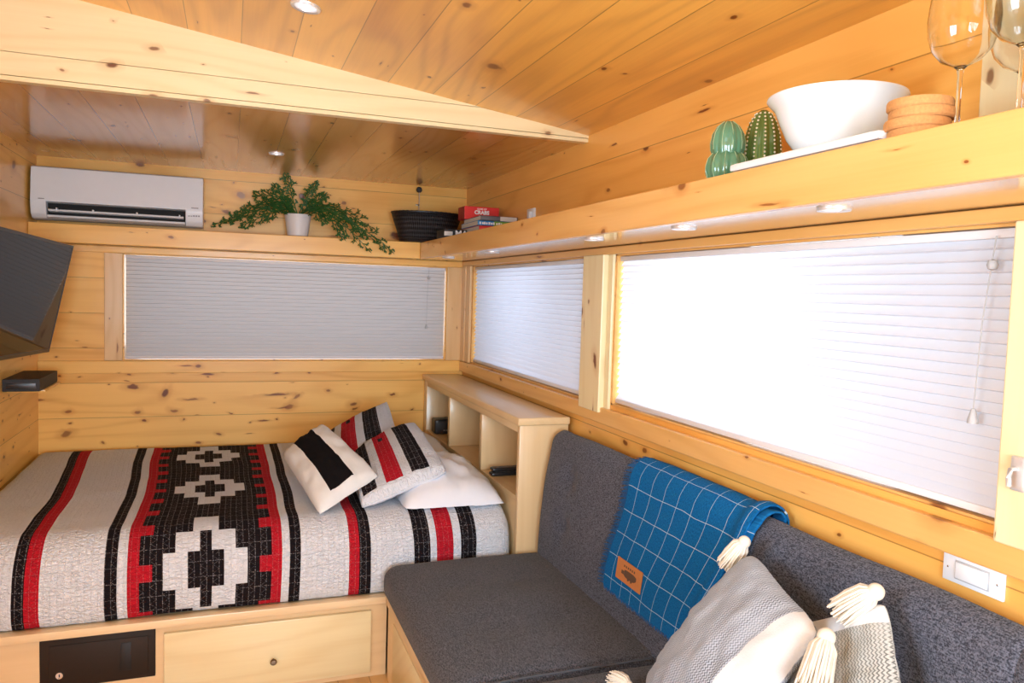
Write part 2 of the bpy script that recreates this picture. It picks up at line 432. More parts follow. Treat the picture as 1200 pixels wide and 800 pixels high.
WLn = (-4.9, -3.0, -.42, .42)                # unseen left-wall opening, made up to carry fill light
WR = (-1.95, -.35, -.62, .42)                # unseen rear-wall opening, made up to light the room from behind
wall_with_holes('wall_back', 'X', 0., XL, 0., ZF, LOFT+.02, [WB], 'wall_back')
wall_with_holes('wall_right', 'Y', 0., YR, T, ZF, .675, [WM, WG], 'wall_right')
wall_with_holes('wall_left', 'Y', XL, YR, T, ZF, 1.0, [WLn], 'wall_left', sgn=-1)
wall_with_holes('wall_rear', 'X', YR, XL, 0., ZF, 1.0, [WR], 'wall_back', sgn=-1)
bm = B(); box(bm, XL-T, T, YR-T, T, ZF-.06, ZF); struct('floor', bm, 'floor')
bm = B(); box(bm, XL-T, T, -1.70, T, LOFT, LOFT+.03); struct('ceiling_loft', bm, 'loft')
bm = B()
prism(bm, [(T, ceil_z(T)), (XL-T, ceil_z(XL-T)), (XL-T, ceil_z(XL-T)+.05), (T, ceil_z(T)+.05)], 'Y', YR-T, -1.69)
struct('ceiling', bm, 'ceil')
# gable board that closes the step between both ceilings: upper board, lower board, thin edge strip
bm = B()
def gable(z0, z1f, y0, y1):
    xs = [0., XL]
    prism(bm, [(0., z0), (0., max(z0+.0005, z1f(0.))), (XL, z1f(XL)), (XL, z0)], 'Y', y0, y1)
x_join = -(.712-.650)/.137
prism(bm, [(x_join, .713), (XL, ceil_z(XL)+.01), (XL, .713)], 'Y', -1.715, -1.68)
prism(bm, [(.0, .640), (.0, .651), (x_join, .711), (XL, .711), (XL, .640)], 'Y', -1.715, -1.68)
prism(bm, [(.0, .624), (.0, .638), (XL, .638), (XL, .624)], 'Y', -1.712, -1.675)
struct('trim_1', bm, 'beamX')

def side_window(n, y0, y1, z0, z1):
    """right-wall window: jamb lining, pleated shade, bottom and head rail"""
    bm = B()
    for a, b, c, d in ((y0, y0+.012, z0, z1), (y1-.012, y1, z0, z1)): box(bm, .0, T, a, b, c, d)
    box(bm, .0, T, y0, y1, z0-.001, z0+.006); box(bm, .0, T, y0, y1, z1-.006, z1+.001)
    w = struct('window_%d' % n, bm, 'honYs')
    return w
def shade(name, axis, a0, a1, z0, z1, depth, m, label, rails=True):
    """cellular shade: pleats every 22 mm, a head rail and a bottom rail"""
    mid = (a0+a1)/2
    t = thing(name, label, 'blind', (mid, depth, z0) if axis == 'X' else (depth, mid, z0))
    def P(s, d, z): return (s, d, z) if axis == 'X' else (d, s, z)
    bm = B(); zt, zb = z1-.018, z0+.016
    np_ = int(round((zt-zb)/.0225)); cols = 24
    rows = []
    for i in range(np_*4+1):
        off = (.0, .0035, .0075, .0110)[i % 4]
        z = zt+(zb-zt)*((i//4)+(0., .27, .55, .86)[i % 4])/np_
        row = []
        for j in range(cols+1):
            s = a0+.004+(a1-a0-.008)*j/cols
            wob = .0004*pnoise(Vector((s*3., z*9., 1.3)))
            row.append(bm.verts.new(P(s, depth-off+wob, z)))
        rows.append(row)
    for r1, r2 in zip(rows, rows[1:]):
        for j in range(cols): bm.faces.new((r1[j], r1[j+1], r2[j+1], r2[j]))
    emit('pleated_cloth', bm, m, t, True, 80)
    for nm, lo, hi in (('head_rail', z1-.020, z1-.002), ('bottom_rail', z0+.004, z0+.020)):
        bm = B(); d0, d1 = depth-.016, depth+.014
        if axis == 'X': box(bm, a0+.003, a1-.003, d0, d1, lo, hi, .003)
        else: box(bm, d0, d1, a0+.003, a1-.003, lo, hi, .003)
        emit(nm, bm, 'rim', t)
    return t
# back window
bm = B()
box(bm, WB[0], WB[0]+.004, 0, T, WB[2], WB[3]); box(bm, WB[1]-.004, WB[1], 0, T, WB[2], WB[3])
box(bm, WB[0], WB[1], 0, T, WB[2]-.001, WB[2]+.004); box(bm, WB[0], WB[1], 0, T, WB[3]-.004, WB[3]+.001)
struct('window_1', bm, 'pineX')
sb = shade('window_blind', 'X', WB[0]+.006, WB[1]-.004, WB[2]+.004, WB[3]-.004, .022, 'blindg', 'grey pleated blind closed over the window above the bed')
side_window(2, *WM); side_window(3, *WG)
shade('window_blind', 'Y', WM[0]+.013, WM[1]-.013, WM[2]+.006, WM[3]-.006, .024, 'blind', 'bluish white pleated blind over the smaller side window above the bookcase')
sg = shade('window_blind', 'Y', WG[0]+.013, WG[1]-.013, WG[2]+.006, WG[3]-.006, .024, 'blind', 'bright glowing white pleated blind over the big window above the sofa')
def pull_cord(t, P0, P1, bead_t, r=.0016):
    bm = B(); P0, P1 = Vector(P0), Vector(P1)
    tube(bm, [P0, P0.lerp(P1, .5)+Vector((-.002, .004, 0)), P1], r, 6)
    c = emit('pull_cord', bm, 'cord', t)
    bm = B(); lathe(bm, [(0, -.011), (.008, -.008), (.0105, 0), (.008, .008), (0, .011)], P0.lerp(P1, bead_t), 14); emit('cord_bead', bm, 'cord', c)
    bm = B(); lathe(bm, [(0, -.028), (.010, -.028), (.0095, -.02), (.004, 0), (0, .002)], P1, 14); emit('cord_pull', bm, 'cord', c)
pull_cord(sg, (-.002, -3.525, .138), (-.006, -3.505, -.195), .165)
pull_cord(sb, (-.225, .002, .135), (-.235, -.002, -.20), .16, .0012)
# trims round the windows
bm = B(); box(bm, -1.990, -1.902, -.016, 0., -.421, .152, .003); struct('trim_2', bm, 'pineZ')
bm = B(); box(bm, -.112, -.016, -.016, 0., -.421, .152, .003); struct('trim_3', bm, 'pineZ')
bm = B(); box(bm, XL, -.016, -.018, 0., -.490, -.423, .003); struct('trim_4', bm, 'pineX')
bm = B(); box(bm, XL, -.016, -.022, 0., .152, .187, .003); struct('trim_5', bm, 'pineX')
bm = B(); box(bm, -.022, 0., -.092, -.001, -.423, .160, .003); box(bm, -.016, 0., -.172, -.094, -.423, .160, .003); struct('trim_6', bm, 'pineZ')
bm = B(); box(bm, -.034, 0., -1.955, -1.778, -.445, .160, .003); box(bm, -.012, 0., -1.993, -1.957, -.43, .160, .002); struct('trim_7', bm, 'paleZ')
bm = B(); box(bm, -.024, 0., YR, -.001, -.487, -.425, .004); struct('trim_8', bm, 'honYs')
bm = B(); box(bm, -.024, 0., YR, -.001, .160, .188, .003); struct('trim_9', bm, 'honYs')
bm = B(); box(bm, -.030, 0., -3.79, -3.580, -.430, .160, .004); struct('trim_10', bm, 'paleZ')
bm = B(); box(bm, -.022, 0., -3.78, -3.485, .282, ceil_z(0)-.002, .003); struct('trim_11', bm, 'paleZ')
# frames for the unseen openings added beside and behind the camera for fill
for n, (ax, hole, pos, s) in enumerate((('Y', WLn, XL, -1), ('X', WR, YR, -1))):
    bm = B(); a0, a1, z0, z1 = hole
    def fb(p0, p1, lo, hi):
        if ax == 'Y': box(bm, pos+s*.07, pos+.012, p0, p1, lo, hi, .004)
        else: box(bm, p0, p1, pos+s*.07, pos+.012, lo, hi, .004)
    fb(a0, a0+.04, z0, z1); fb(a1-.04, a1, z0, z1); fb(a0, a1, z0, z0+.04); fb(a0, a1, z1-.04, z1); fb((a0+a1)/2-.02, (a0+a1)/2+.02, z0, z1)
    struct('window_%d' % (n+4), bm, 'white')

# ------------------------------------------------------------------ shelves
SB, ST = .187, .281
t = thing('wall_shelf', 'long honey pine shelf on the right wall running above the two side windows', 'shelf', (-.165, -2., SB))
bm = B(); box(bm, -.306, 0., -5.2, -.001, .203, .276); emit('shelf_board', bm, 'mapY', t, False)
bm = B(); box(bm, -.330, -.306, -5.2, -.178, SB, ST, .003); emit('front_board', bm, 'honY', t, False)
bm = B(); box(bm, -.306, 0., -5.2, -.001, .190, .203); emit('underside_panel', bm, wood('glossy_underside', 'Y', 'X', (.80, .58, .33), (.66, .42, .2), 0, 0, .12, .1, seed=3.3, coat=1., bmp=.03), t, False)
bm = B(); box(bm, -.306, 0., -5.2, -.001, .276, ST); emit('top_panel', bm, 'mapY', t, False)
t = thing('wall_shelf', 'pine shelf across the back wall above the bed under the air conditioner', 'shelf', (-1.3, -.1, SB))
bm = B(); box(bm, XL+.001, -.3305, -.176, -.001, .190, .279); emit('shelf_board', bm, 'pineX', t, False)
bm = B(); box(bm, XL+.001, -.3305, -.200, -.177, SB, ST, .003); emit('front_board', bm, 'pineX', t, False)

def puck(loc, label, r, group, m, normal=-1):
    t = thing('recessed_spotlight', label, 'spotlight', loc, group)
    bm = B(); lathe(bm, [(r*.72, 0.), (r*.74, -.004), (r*.95, -.006), (r, -.0025), (r, .001)], loc, 32); emit('trim_ring', bm, 'satin', t)
    bm = B(); lathe(bm, [(0, -.0015), (r*.5, -.0022), (r*.72, -.001)], loc, 24); emit('lens', bm, m, t)
    bm = B()
    for k in range(5):
        a = 2*PI*k/5; lathe(bm, [(0, -.0036), (r*.13, -.003), (r*.15, -.0012)], (loc[0]+r*.42*math.cos(a), loc[1]+r*.42*math.sin(a), loc[2]), 10)
    emit('led_chip', bm, 'ledb', t)
    return t
UNDER = 'small chrome spotlights under the right shelf'
u0 = puck((-.235, -.472, .190), 'small chrome spotlight under the shelf, the one closest to the room corner', .034, UNDER, 'led')
for y, lb in ((-1.224, 'small chrome spotlight under the shelf above the bookcase, second from the room corner'),
              (-2.277, 'small chrome spotlight under the shelf, just right of the post between the side windows'),
              (-2.815, 'small chrome spotlight under the shelf above the blue blanket'),
              (-3.355, 'small chrome spotlight under the shelf below the white bowl')):
    dup(u0, (0, y+.472, 0), lb)
puck((-1.161, -.723, LOFT), 'small round spotlight in the low ceiling above the potted plant', .036, None, 'led')
q = puck((0, 0, 0), 'round silver downlight in the high sloping ceiling at the top of the photo', .044, None, 'led')
q.location = (-1.163, -2.24, ceil_z(-1.163)+H); q.rotation_euler = (0, math.atan(.137), 0)

# ------------------------------------------------------------------ air conditioner
t = thing('air_conditioner', 'white wall mounted air conditioner above the back shelf', 'air conditioner', (-1.9, 0, .30))
ax0, ax1 = -2.288, -1.497
prof = [(-.002, .305), (-.10, .298), (-.165, .303), (-.192, .325), (-.203, .375), (-.203, .382), (-.196, .43), (-.190, .50), (-.180, .552), (-.165, .560), (-.002, .560)]
inner = [(-.002, .305), (-.10, .300), (-.150, .305), (-.160, .380), (-.203, .386), (-.203, .389), (-.196, .43), (-.190, .50), (-.180, .552), (-.165, .560), (-.002, .560)]
bm = B(); prism(bm, inner, 'X', ax0+.068, ax1-.088); emit('body', bm, 'white', t)
bm = B(); prism(bm, prof, 'X', ax0, ax0+.068); bmesh.ops.bevel(bm, geom=[e for e in bm.edges], offset=.003, segments=1, affect='EDGES'); emit('end_cap', bm, 'white', t)
bm = B(); prism(bm, prof, 'X', ax1-.088, ax1-.004); bmesh.ops.bevel(bm, geom=[e for e in bm.edges], offset=.003, segments=1, affect='EDGES'); e2 = emit('end_cap', bm, 'white', t)
bm = B()
for i in range(5):
    bm = B(); box(bm, ax1-.075+i*.012, ax1-.067+i*.012, -.2035, -.1975, .352, .356+(.003 if i > 1 else 0)); emit('indicator_mark', bm, 'grey', e2)
bm = B(); box(bm, ax1-.060, ax1-.026, -.2060, -.1995, .393, .399); emit('print_mark', bm, 'grey', e2)
bm = B(); prism(bm, [(-.2025, .391), (-.2055, .391), (-.2000, .43), (-.194, .50), (-.184, .552), (-.178, .556), (-.178, .548)], 'X', ax0+.002, ax1-.006); fp = emit('front_panel', bm, 'white', t)
bm = B(); box(bm, ax0+.035, ax0+.062, -.2055, -.2015, .3945, .3995, .001); emit('badge', bm, 'grey', fp)
bm = B(); box(bm, ax0+.070, ax1-.090, -.168, -.150, .306, .380); emit('air_outlet', bm, 'cavity', t)
bm = B(); prism(bm, [(-.168, .336), (-.200, .340), (-.203, .346), (-.200, .349), (-.168, .343)], 'X', ax0+.078, ax1-.098); lv = emit('louver', bm, 'white', t)
bm = B(); prism(bm, [(-.150, .302), (-.190, .312), (-.194, .320), (-.188, .322), (-.150, .312)], 'X', ax0+.071, ax1-.091); emit('lower_lip', bm, 'white', t)
for x in (ax0+.11, ax0+.27, ax0+.47, ax1-.12):
    bm = B(); box(bm, x, x+.006, -.200, -.168, .338, .357, .001); emit('louver_clip', bm, 'white', lv)

# ------------------------------------------------------------------ potted plant
pc = Vector((-1.012, -.12, ST))
t = thing('potted_plant', 'dark green feathery potted plant spreading along the back shelf', 'plant', pc)
bm = B(); lathe(bm, [(0, 0), (.049, 0), (.056, .006), (.072, .118), (.073, .122), (.069, .122), (.066, .112), (0, .105)], pc, 40); emit('pot', bm, 'pot', t)
bm = B(); lathe(bm, [(0, .110), (.04, .112), (.066, .110)], pc, 20); emit('soil', bm, 'soil', t)
def frond(path, w0, seed):
    rnd = random.Random(seed); bm = B(); path = [Vector(p) for p in path]
    # smooth spine
    n = 19; pts = []
    for i in range(n+1):
        s = i/n*(len(path)-1); k = min(int(s), len(path)-2); f = s-k
        p0, p1, p2, p3 = path[max(k-1, 0)], path[k], path[k+1], path[min(k+2, len(path)-1)]
        pts.append(.5*((2*p1)+(p2-p0)*f+(2*p0-5*p1+4*p2-p3)*f*f+(3*p1-p0-3*p2+p3)*f**3))
    tube(bm, pts, [.0035*(1-.6*i/n) for i in range(n+1)], 5)
    def spike(p, d, up, L, w):
        """flat pointed leaflet, folded slightly along its midrib"""
        sd = d.cross(up).normalized()*w; q = p+d*L
        v = [bm.verts.new(p-sd*.35), bm.verts.new(p+d*L*.45-sd+up*.001), bm.verts.new(q), bm.verts.new(p+d*L*.45+sd+up*.001), bm.verts.new(p+sd*.35), bm.verts.new(p+d*L*.5-up*w*.4)]
        bm.faces.new((v[0], v[5], v[1])); bm.faces.new((v[1], v[5], v[2])); bm.faces.new((v[2], v[5], v[3])); bm.faces.new((v[3], v[5], v[4])); bm.faces.new((v[0], v[4], v[5]))
    for i in range(3, n+1):
        d = (pts[min(i+1, n)]-pts[i-1]).normalized()
        side = d.cross(Vector((0, -.75, .65))).normalized(); up = side.cross(d)
        f = i/n; L = w0*(.5+.8*math.sin(PI*min(1, f*.85+.12)))*(.75+.5*rnd.random())
        for sgn in ((-1,) if i % 2 else (1,)):
            bd = (d*(.8+.4*rnd.random())+side*sgn*(.65+.35*rnd.random())+up*rnd.uniform(-.5, .5)).normalized()
            e = pts[i]+bd*L
            tube(bm, [pts[i], e], [.0028, .0020], 5, False)
            for k in (1, 2):
                b = pts[i]+bd*L*k/2.4
                s2 = 1 if (k+i//2) % 2 else -1
                dd = (bd*.85+(bd.cross(up))*s2*.6+up*rnd.uniform(-.35, .35)).normalized()
                e2 = b+dd*L*.42; tube(bm, [b, e2], [.0026, .0018], 4, False)
                for s3 in (-1, 1): spike(e2, (dd+dd.cross(up)*s3*.55).normalized(), up, L*.46, .0038)
                spike(b+dd*L*.15, (dd-dd.cross(up)*s2*.8).normalized(), up, L*.44, .0036)
            for s3 in (-1, 1): spike(e, (bd+bd.cross(up)*s3*.5).normalized(), up, L*.52, .0040)
    spike(pts[-1], (pts[-1]-pts[-2]).normalized(), Vector((0, -.7, .7)), w0, .004)
    return bm
top = pc+Vector((0, 0, .115))
fr = []
# (dx, dz) way-points from the pot mouth and a depth offset
fr += [([(0, 0), (-.10, .045), (-.22, .015), (-.33, -.030), (-.425, -.070)], -.01, .034), ([(0, 0), (-.08, .06), (-.18, .06), (-.27, .01), (-.34, -.05)], -.05, .032),
       ([(0, 0), (-.07, .03), (-.16, 0.), (-.24, -.045), (-.29, -.070)], -.035, .030), ([(0, 0), (-.06, .075), (-.15, .105), (-.22, .10)], .03, .030),
       ([(0, 0), (-.03, .10), (-.05, .18), (-.075, .245)], .02, .024), ([(0, 0), (.04, .09), (.070, .145), (.10, .185)], .01, .024), ([(0, 0), (.06, .06), (.11, .10), (.15, .125)], .02, .026), ([(0, 0), (-.045, .06), (-.09, .11), (-.125, .155)], -.02, .026),
       ([(0, 0), (.10, .055), (.21, .02), (.32, -.05), (.44, -.12), (.50, -.17)], -.115, .036), ([(0, 0), (.09, .04), (.19, -.01), (.29, -.09), (.37, -.17)], -.125, .034),
       ([(0, 0), (.10, .07), (.20, .055), (.31, .01), (.41, -.04)], -.01, .034), ([(0, 0), (.07, .035), (.14, 0.), (.20, -.06), (.235, -.110)], -.115, .030),
       ([(0, 0), (.08, .05), (.18, .02), (.27, -.03), (.34, -.075)], -.12, .032), ([(0, 0), (.11, .05), (.25, -.01), (.36, -.085), (.45, -.15)], -.115, .034),
       ([(0, 0), (-.05, .03), (-.11, .015), (-.17, -.02)], -.07, .028), ([(0, 0), (.04, .03), (.09, .01), (.13, -.03)], -.115, .028), ([(0, 0), (-.09, .055), (-.20, .035), (-.30, -.01), (-.37, -.05)], .02, .032)]
for i, (wp, dy, w) in enumerate(fr):
    path = [top+Vector((x, dy*min(1, k/2.), z)) for k, (x, z) in enumerate(wp)]
    emit('frond', frond(path, w, 40+i), 'leaf', t, True, 60)

# ------------------------------------------------------------------ basket, wall knob, socket
bc = (-.285, -.152, ST)
t = thing('woven_basket', 'black woven oval basket with flared rim in the corner of the shelf', 'basket', bc)
bm = B(); lathe(bm, [(0, .0), (.150, 0), (.158, .006), (.165, .03), (.176, .07), (.192, .115), (.203, .150), (.209, .166), (.205, .170), (.200, .166), (.186, .12), (.168, .07), (.152, .02), (0, .012)], bc, 72, None, 1., .70, True)
emit('basket_bowl', bm, 'weave', t)
bm = B(); n = 90
pts = [(bc[0]+.206*math.cos(2*PI*k/n)*(1+.004*(k % 2)), bc[1]+.206*.70*math.sin(2*PI*k/n), bc[2]+.168+.0015*(k % 2)) for k in range(n+1)]
tube(bm, pts, .0055, 8, False); emit('rim', bm, 'weave', t)
t = thing('wall_hook', 'small dark round hook with thin cord on the back wall over the black basket', 'hook', (-.304, 0, .61))
bm = B(); lathe(bm, [(0, -.002), (.006, 0), (.006, .010), (.014, .014), (.018, .024), (.014, .033), (0, .036)], (0, 0, 0), 20)
bm.transform(Matrix.Translation((-.304, 0, .605)) @ Matrix.Rotation(PI/2, 4, 'X')); emit('knob_head', bm, 'blackm', t)
bm = B(); tube(bm, [(-.304, -.026, .60), (-.303, -.024, .54), (-.303, -.022, .475)], .002, 6); cc = emit('cord', bm, 'cord', t)
bm = B(); box(bm, -.324, -.302, -.027, -.020, .510, .518, .002); emit('cord_clip', bm, 'bronze', cc)
t = thing('wall_socket', 'small white wall socket just above the shelf to the right of the books', 'socket', (-.0, -1.115, .37))
bm = B(); box(bm, -.012, 0., -1.165, -1.070, .325, .412, .004); emit('plate', bm, 'white', t)
bm = B(); box(bm, -.030, -.012, -1.150, -1.120, .345, .395, .004); emit('plug', bm, 'white', t)
bm = B(); box(bm, -.0135, -.0115, -1.110, -1.078, .345, .395, .002); emit('socket_face', bm, 'rim', t)

# ------------------------------------------------------------------ books and games at the shelf corner
def facing(x, y, z): return frame((x, y, z), (1, 0, 0), (0, 0, 1))          # lettering that faces the camera side (-y)
t = thing('board_game_box', 'black game box with white letters MA beside the basket, lowest on the shelf', 'box', (-.262, -.63, ST))
bm = B(); box(bm, -.328, -.206, -.722, -.560, ST, .3235, .002); emit('box_body', bm, 'blackm', t)
bm = B(); text(bm, 'MA', .046, facing(-.238, -.7225, .3005), .0004, bold=.0016); emit('lettering', bm, 'inkw', t)
bm = B(); box(bm, -.3285, -.285, -.7235, -.715, .290, .312); emit('pale_label', bm, 'paper', t)
def book(label, x0, x1, y0, y1, z0, z1, cover, spine_parts, letters=None):
    """lying flat: page block showing on the left side, spine towards the camera"""
    t = thing('book', label, 'book', ((x0+x1)/2, (y0+y1)/2, z0), 'books lying in the shelf corner')
    bm = B(); box(bm, x0, x1, y0, y1, z0, z0+.0025); box(bm, x0, x1, y0, y1, z1-.0025, z1); box(bm, x0, x1, y0, y0+.003, z0, z1, .001)
    emit('cover', bm, cover, t)
    bm = B(); box(bm, x0+.001, x1-.003, y0+.003, y1-.003, z0+.0025, z1-.0025); emit('pages', bm, 'paper', t)
    for (a, b, m) in spine_parts:
        bm = B(); box(bm, a, b, y0-.0006, y0+.001, z0+.001, z1-.001); emit('spine_colour', bm, m, t)
    if letters:
        for s, x, sz, m in letters:
            bm = B(); text(bm, s, sz, facing(x, y0-.0008, (z0+z1)/2), .0004, bold=.0004); emit('spine_lettering', bm, m, t)
    return t
book('red spined book at the bottom of the corner stack of books', -.208, -.02, -.93, -.63, ST, .3340, 'red', [], [('RED', -.155, .014, 'inkw')] and None)
book('blue and green spined book in the middle of the corner stack of books', -.214, -.018, -.925, -.635, .3342, .3592, 'blue', [(-.130, -.018, 'green')], None)
t3 = book('thick grey spined book at the top of the corner stack of books', -.202, -.008, -.935, -.64, .3594, .3830, 'bookgrey', [(-.100, -.012, 'paper')], None)
# white bars of unreadable spine lettering
for par, y, z, xs, h in ((bpy.data.objects['book.001'], -.9258, .3467, (-.205, -.192, -.182, -.170, -.158, -.145, -.133, -.118, -.106, -.094), .012),):
    bm = B()
    for i, x in enumerate(xs): box(bm, x, x+(.009 if i % 3 else .007), y-.0004, y+.0004, z-h/2, z+h/2-(.002 if i % 2 else 0))
    emit('spine_lettering', bm, 'inkw', par)
t = thing('card_game_box', 'red box with small white title on top of the books in the shelf corner', 'box', (-.125, -.63, .3832))
bm = B(); box(bm, -.2185, -.028, -.705, -.585, .3832, .4505, .0015)
for f in bm.faces:
    if f.normal.x < -.7: f.material_index = 1
emit('box_body', bm, ['red', 'redd'], t, False)
bm = B()
text(bm, 'GAME OF', .0125, facing(-.124, -.7055, .4385), .0004, bold=.0002)
text(bm, 'CRABS', .027, facing(-.124, -.7055, .4200), .0004, bold=.0012)
text(bm, 'CARDS', .011, facing(-.124, -.7055, .4020), .0004)
emit('title_lettering', bm, 'inkw', t)

# ------------------------------------------------------------------ things on the near end of the shelf
def ribbed(n, amp):
    return lambda a, r, z: r*(1+amp*(abs(math.cos(n*a/2))-.6))
c0 = (-.235, -2.992, ST)
t = thing('cactus_ornament', 'two-tier plain ribbed green ceramic cactus, left of the dotted one', 'ornament', c0)
LOW = [(.034, .0), (.043, .010), (.0495, .028), (.0500, .042), (.045, .060), (.034, .074)]
UPP = [(.034, .066), (.0385, .080), (.0395, .098), (.0355, .120), (.025, .138), (.011, .149)]
bm = B(); lathe(bm, [(0, 0)]+LOW+[(.020, .078), (0, .079)], c0, 88, ribbed(11, .09)); emit('lower_segment', bm, 'cactus', t, True, 60)
bm = B(); lathe(bm, [(0, .066)]+UPP+[(0, .152)], c0, 80, ribbed(10, .09)); emit('upper_segment', bm, 'cactus', t, True, 60)
for nn, prf_ in ((11, LOW), (10, UPP)):
    for k in range(nn):
        a = 2*PI*k/nn
        bm = B(); tube(bm, [(c0[0]+r*1.037*math.cos(a), c0[1]+r*1.037*math.sin(a), c0[2]+z) for r, z in prf_[1:]], .0010, 5); emit('rib_line', bm, 'creamline', t)
c1 = (-.135, -2.993, ST)
t = thing('cactus_ornament', 'tall green ceramic cactus with rows of white dots beside the white bowl', 'ornament', c1)
prf = [(0, 0), (.032, 0), (.040, .012), (.0455, .042), (.0460, .080), (.0415, .122), (.0325, .154), (.020, .176), (.008, .187), (0, .188)]
bm = B(); lathe(bm, prf, c1, 96, ribbed(12, .09)); emit('ceramic_body', bm, 'cactus2', t, True, 60)
def rad(z):
    for (r0, z0), (r1, z1) in zip(prf[1:], prf[2:]):
        if z0 <= z <= z1: return r0+(r1-r0)*(z-z0)/(z1-z0)
    return 0
bm = B()
for k in range(12):
    a = PI*2*k/12
    for i in range(18):
        z = .010+i*.0098; r = rad(z)*1.037
        tmp = bmesh.new(); bmesh.ops.create_icosphere(tmp, subdivisions=1, radius=.0030)
        add(bm, tmp, Matrix.Translation((c1[0]+r*math.cos(a), c1[1]+r*math.sin(a), c1[2]+z)))
emit('white_dots', bm, 'cream', t)['kind'] = 'stuff'
t = thing('serving_tray', 'flat white oblong tray under the white bowl', 'tray', (-.2, -3.25, ST))
bm = B(); rbox(bm, -.318, -.055, -3.54, -3.118, ST+.004, ST+.022, .006, (10, 10, 4)); emit('tray_plate', bm, 'whiteg', t)
bm = B(); box(bm, -.27, -.10, -3.49, -3.15, ST, ST+.0045, .001); emit('foot', bm, 'whiteg', t)
bw = (-.172, -3.275, ST+.022)
t = thing('salad_bowl', 'large glossy white bowl standing on the white tray', 'bowl', bw)
bm = B(); lathe(bm, [(0, 0), (.046, 0), (.050, .002), (.074, .014), (.095, .042), (.110, .076), (.121, .104), (.134, .1185), (.1385, .1235), (.138, .1265), (.134, .1255), (.118, .106), (.107, .078), (.092, .046), (.072, .020), (.045, .010), (0, .008)], bw, 72)
emit('bowl_shell', bm, 'whiteg', t)
CK = 'cork coasters stacked on the shelf'
names = ['round cork coaster, lowest of the stack beside the white bowl', 'round cork coaster, second from the bottom of the stack', 'round cork coaster, second from the top of the stack', 'round cork coaster, topmost of the stack beside the white bowl']
for i, lb in enumerate(names):
    bm = B(); cx, cy = -.262+(.003, -.002, .002, 0)[i], -3.572+(0, .003, -.002, .001)[i]
    lathe(bm, [(0, 0), (.049, 0), (.0518, .003), (.052, .013), (.0505, .0165), (0, .0165)], (cx, cy, ST+i*.0166), 48)
    tag(emit('cork_coaster', bm, 'cork'), lb, 'coaster', CK)
gc = (-.235, -3.622, ST)
t = thing('wine_glass', 'large clear wine glass closest to the cork coasters', 'wine glass', gc, 'wine glasses on the shelf')
bm = B()
lathe(bm, [(0, .003), (.006, .006), (.0042, .014), (.0038, .05), (.0040, .100), (.0055, .110), (.010, .1145), (0, .118)], gc, 24); emit('stem', bm, 'glass', t)
bm = B(); lathe(bm, [(0, 0), (.040, 0), (.041, .0012), (.02, .003), (.006, .006), (0, .006)], gc, 40); emit('foot', bm, 'glass', t)
outp = [(0, .1145), (.012, .116), (.030, .125), (.044, .142), (.0515, .165), (.0535, .190), (.050, .225), (.044, .260), (.0405, .285)]
inn = [(max(0, r-.0014), z+(.002 if i < 3 else 0)) for i, (r, z) in enumerate(outp)]
bm = B(); lathe(bm, outp+[(.0398, .2855)]+inn[::-1], gc, 56); emit('bowl', bm, 'glass', t)
dup(t, (.112, -.025, 0), 'large clear wine glass standing behind the other two by the wall')
dup(t, (-.018, -.120, .0), 'large clear wine glass at the right edge of the photo')

# ------------------------------------------------------------------ television and media box on the left wall
ft = Vector((-2.051, -.5, .160)); n_ = Vector((.976, -.087, -.202)).normalized()
u_ = Vector((-.084, -.996, .024)).normalized(); d_ = n_.cross(u_); d_ = d_ if d_.z < 0 else -d_; d_.normalize()
TW, TH = .92, .506
t = thing('television', 'black flat television tilted down on the left wall', 'television', (-2.2, -.9, -.1))
def tvbox(a0, a1, b0, b1, c0, c1, bev=.002):
    bm = B(); box(bm, a0, a1, b0, b1, c0, c1, bev)
    m = Matrix((u_, d_, n_)).transposed().to_4x4(); m.translation = ft
    bm.transform(m); bmesh.ops.recalc_face_normals(bm, faces=bm.faces); return bm
emit('screen', tvbox(.012, TW-.012, .012, TH-.018, -.006, .0012, 0), 'screen', t, False)
bm = tvbox(0, TW, 0, .012, -.03, .003)
for a in ((0, .012, 0, TH), (TW-.012, TW, 0, TH), (0, TW, TH-.018, TH)):
    b2 = tvbox(*a, -.03, .003); add(bm, b2)
emit('bezel', bm, 'black', t, False)
emit('back_housing', tvbox(.02, TW-.02, .02, TH-.02, -.050, -.006, .01), 'blackm', t)
bm = B(); tube(bm, [ft+u_*.45+d_*.26-n_*.045, Vector((-2.296, -.95, -.12))], .022, 12); box(bm, -2.300, -2.285, -1.05, -.85, -.22, -.02, .003); emit('wall_bracket', bm, 'blackm', t)
t = thing('media_player', 'flat black media box on the left wall under the television', 'media player', (-2.23, -.5, -.5))
bm = B(); rbox(bm, -2.2995, -2.155, -.677, -.30, -.499, -.443, .003, (6, 8, 5)); emit('case', bm, 'blackm', t)
bm = B(); box(bm, -2.285, -2.17, -.6785, -.676, -.487, -.460, .001); emit('front_window', bm, 'black', t)
bm = B(); box(bm, -2.300, -2.147, -.60, -.28, -.511, -.500, .002); tag(emit('wall_bracket_shelf', bm, 'pineX'), 'small pine shelf on the left wall under the black media box', 'shelf')

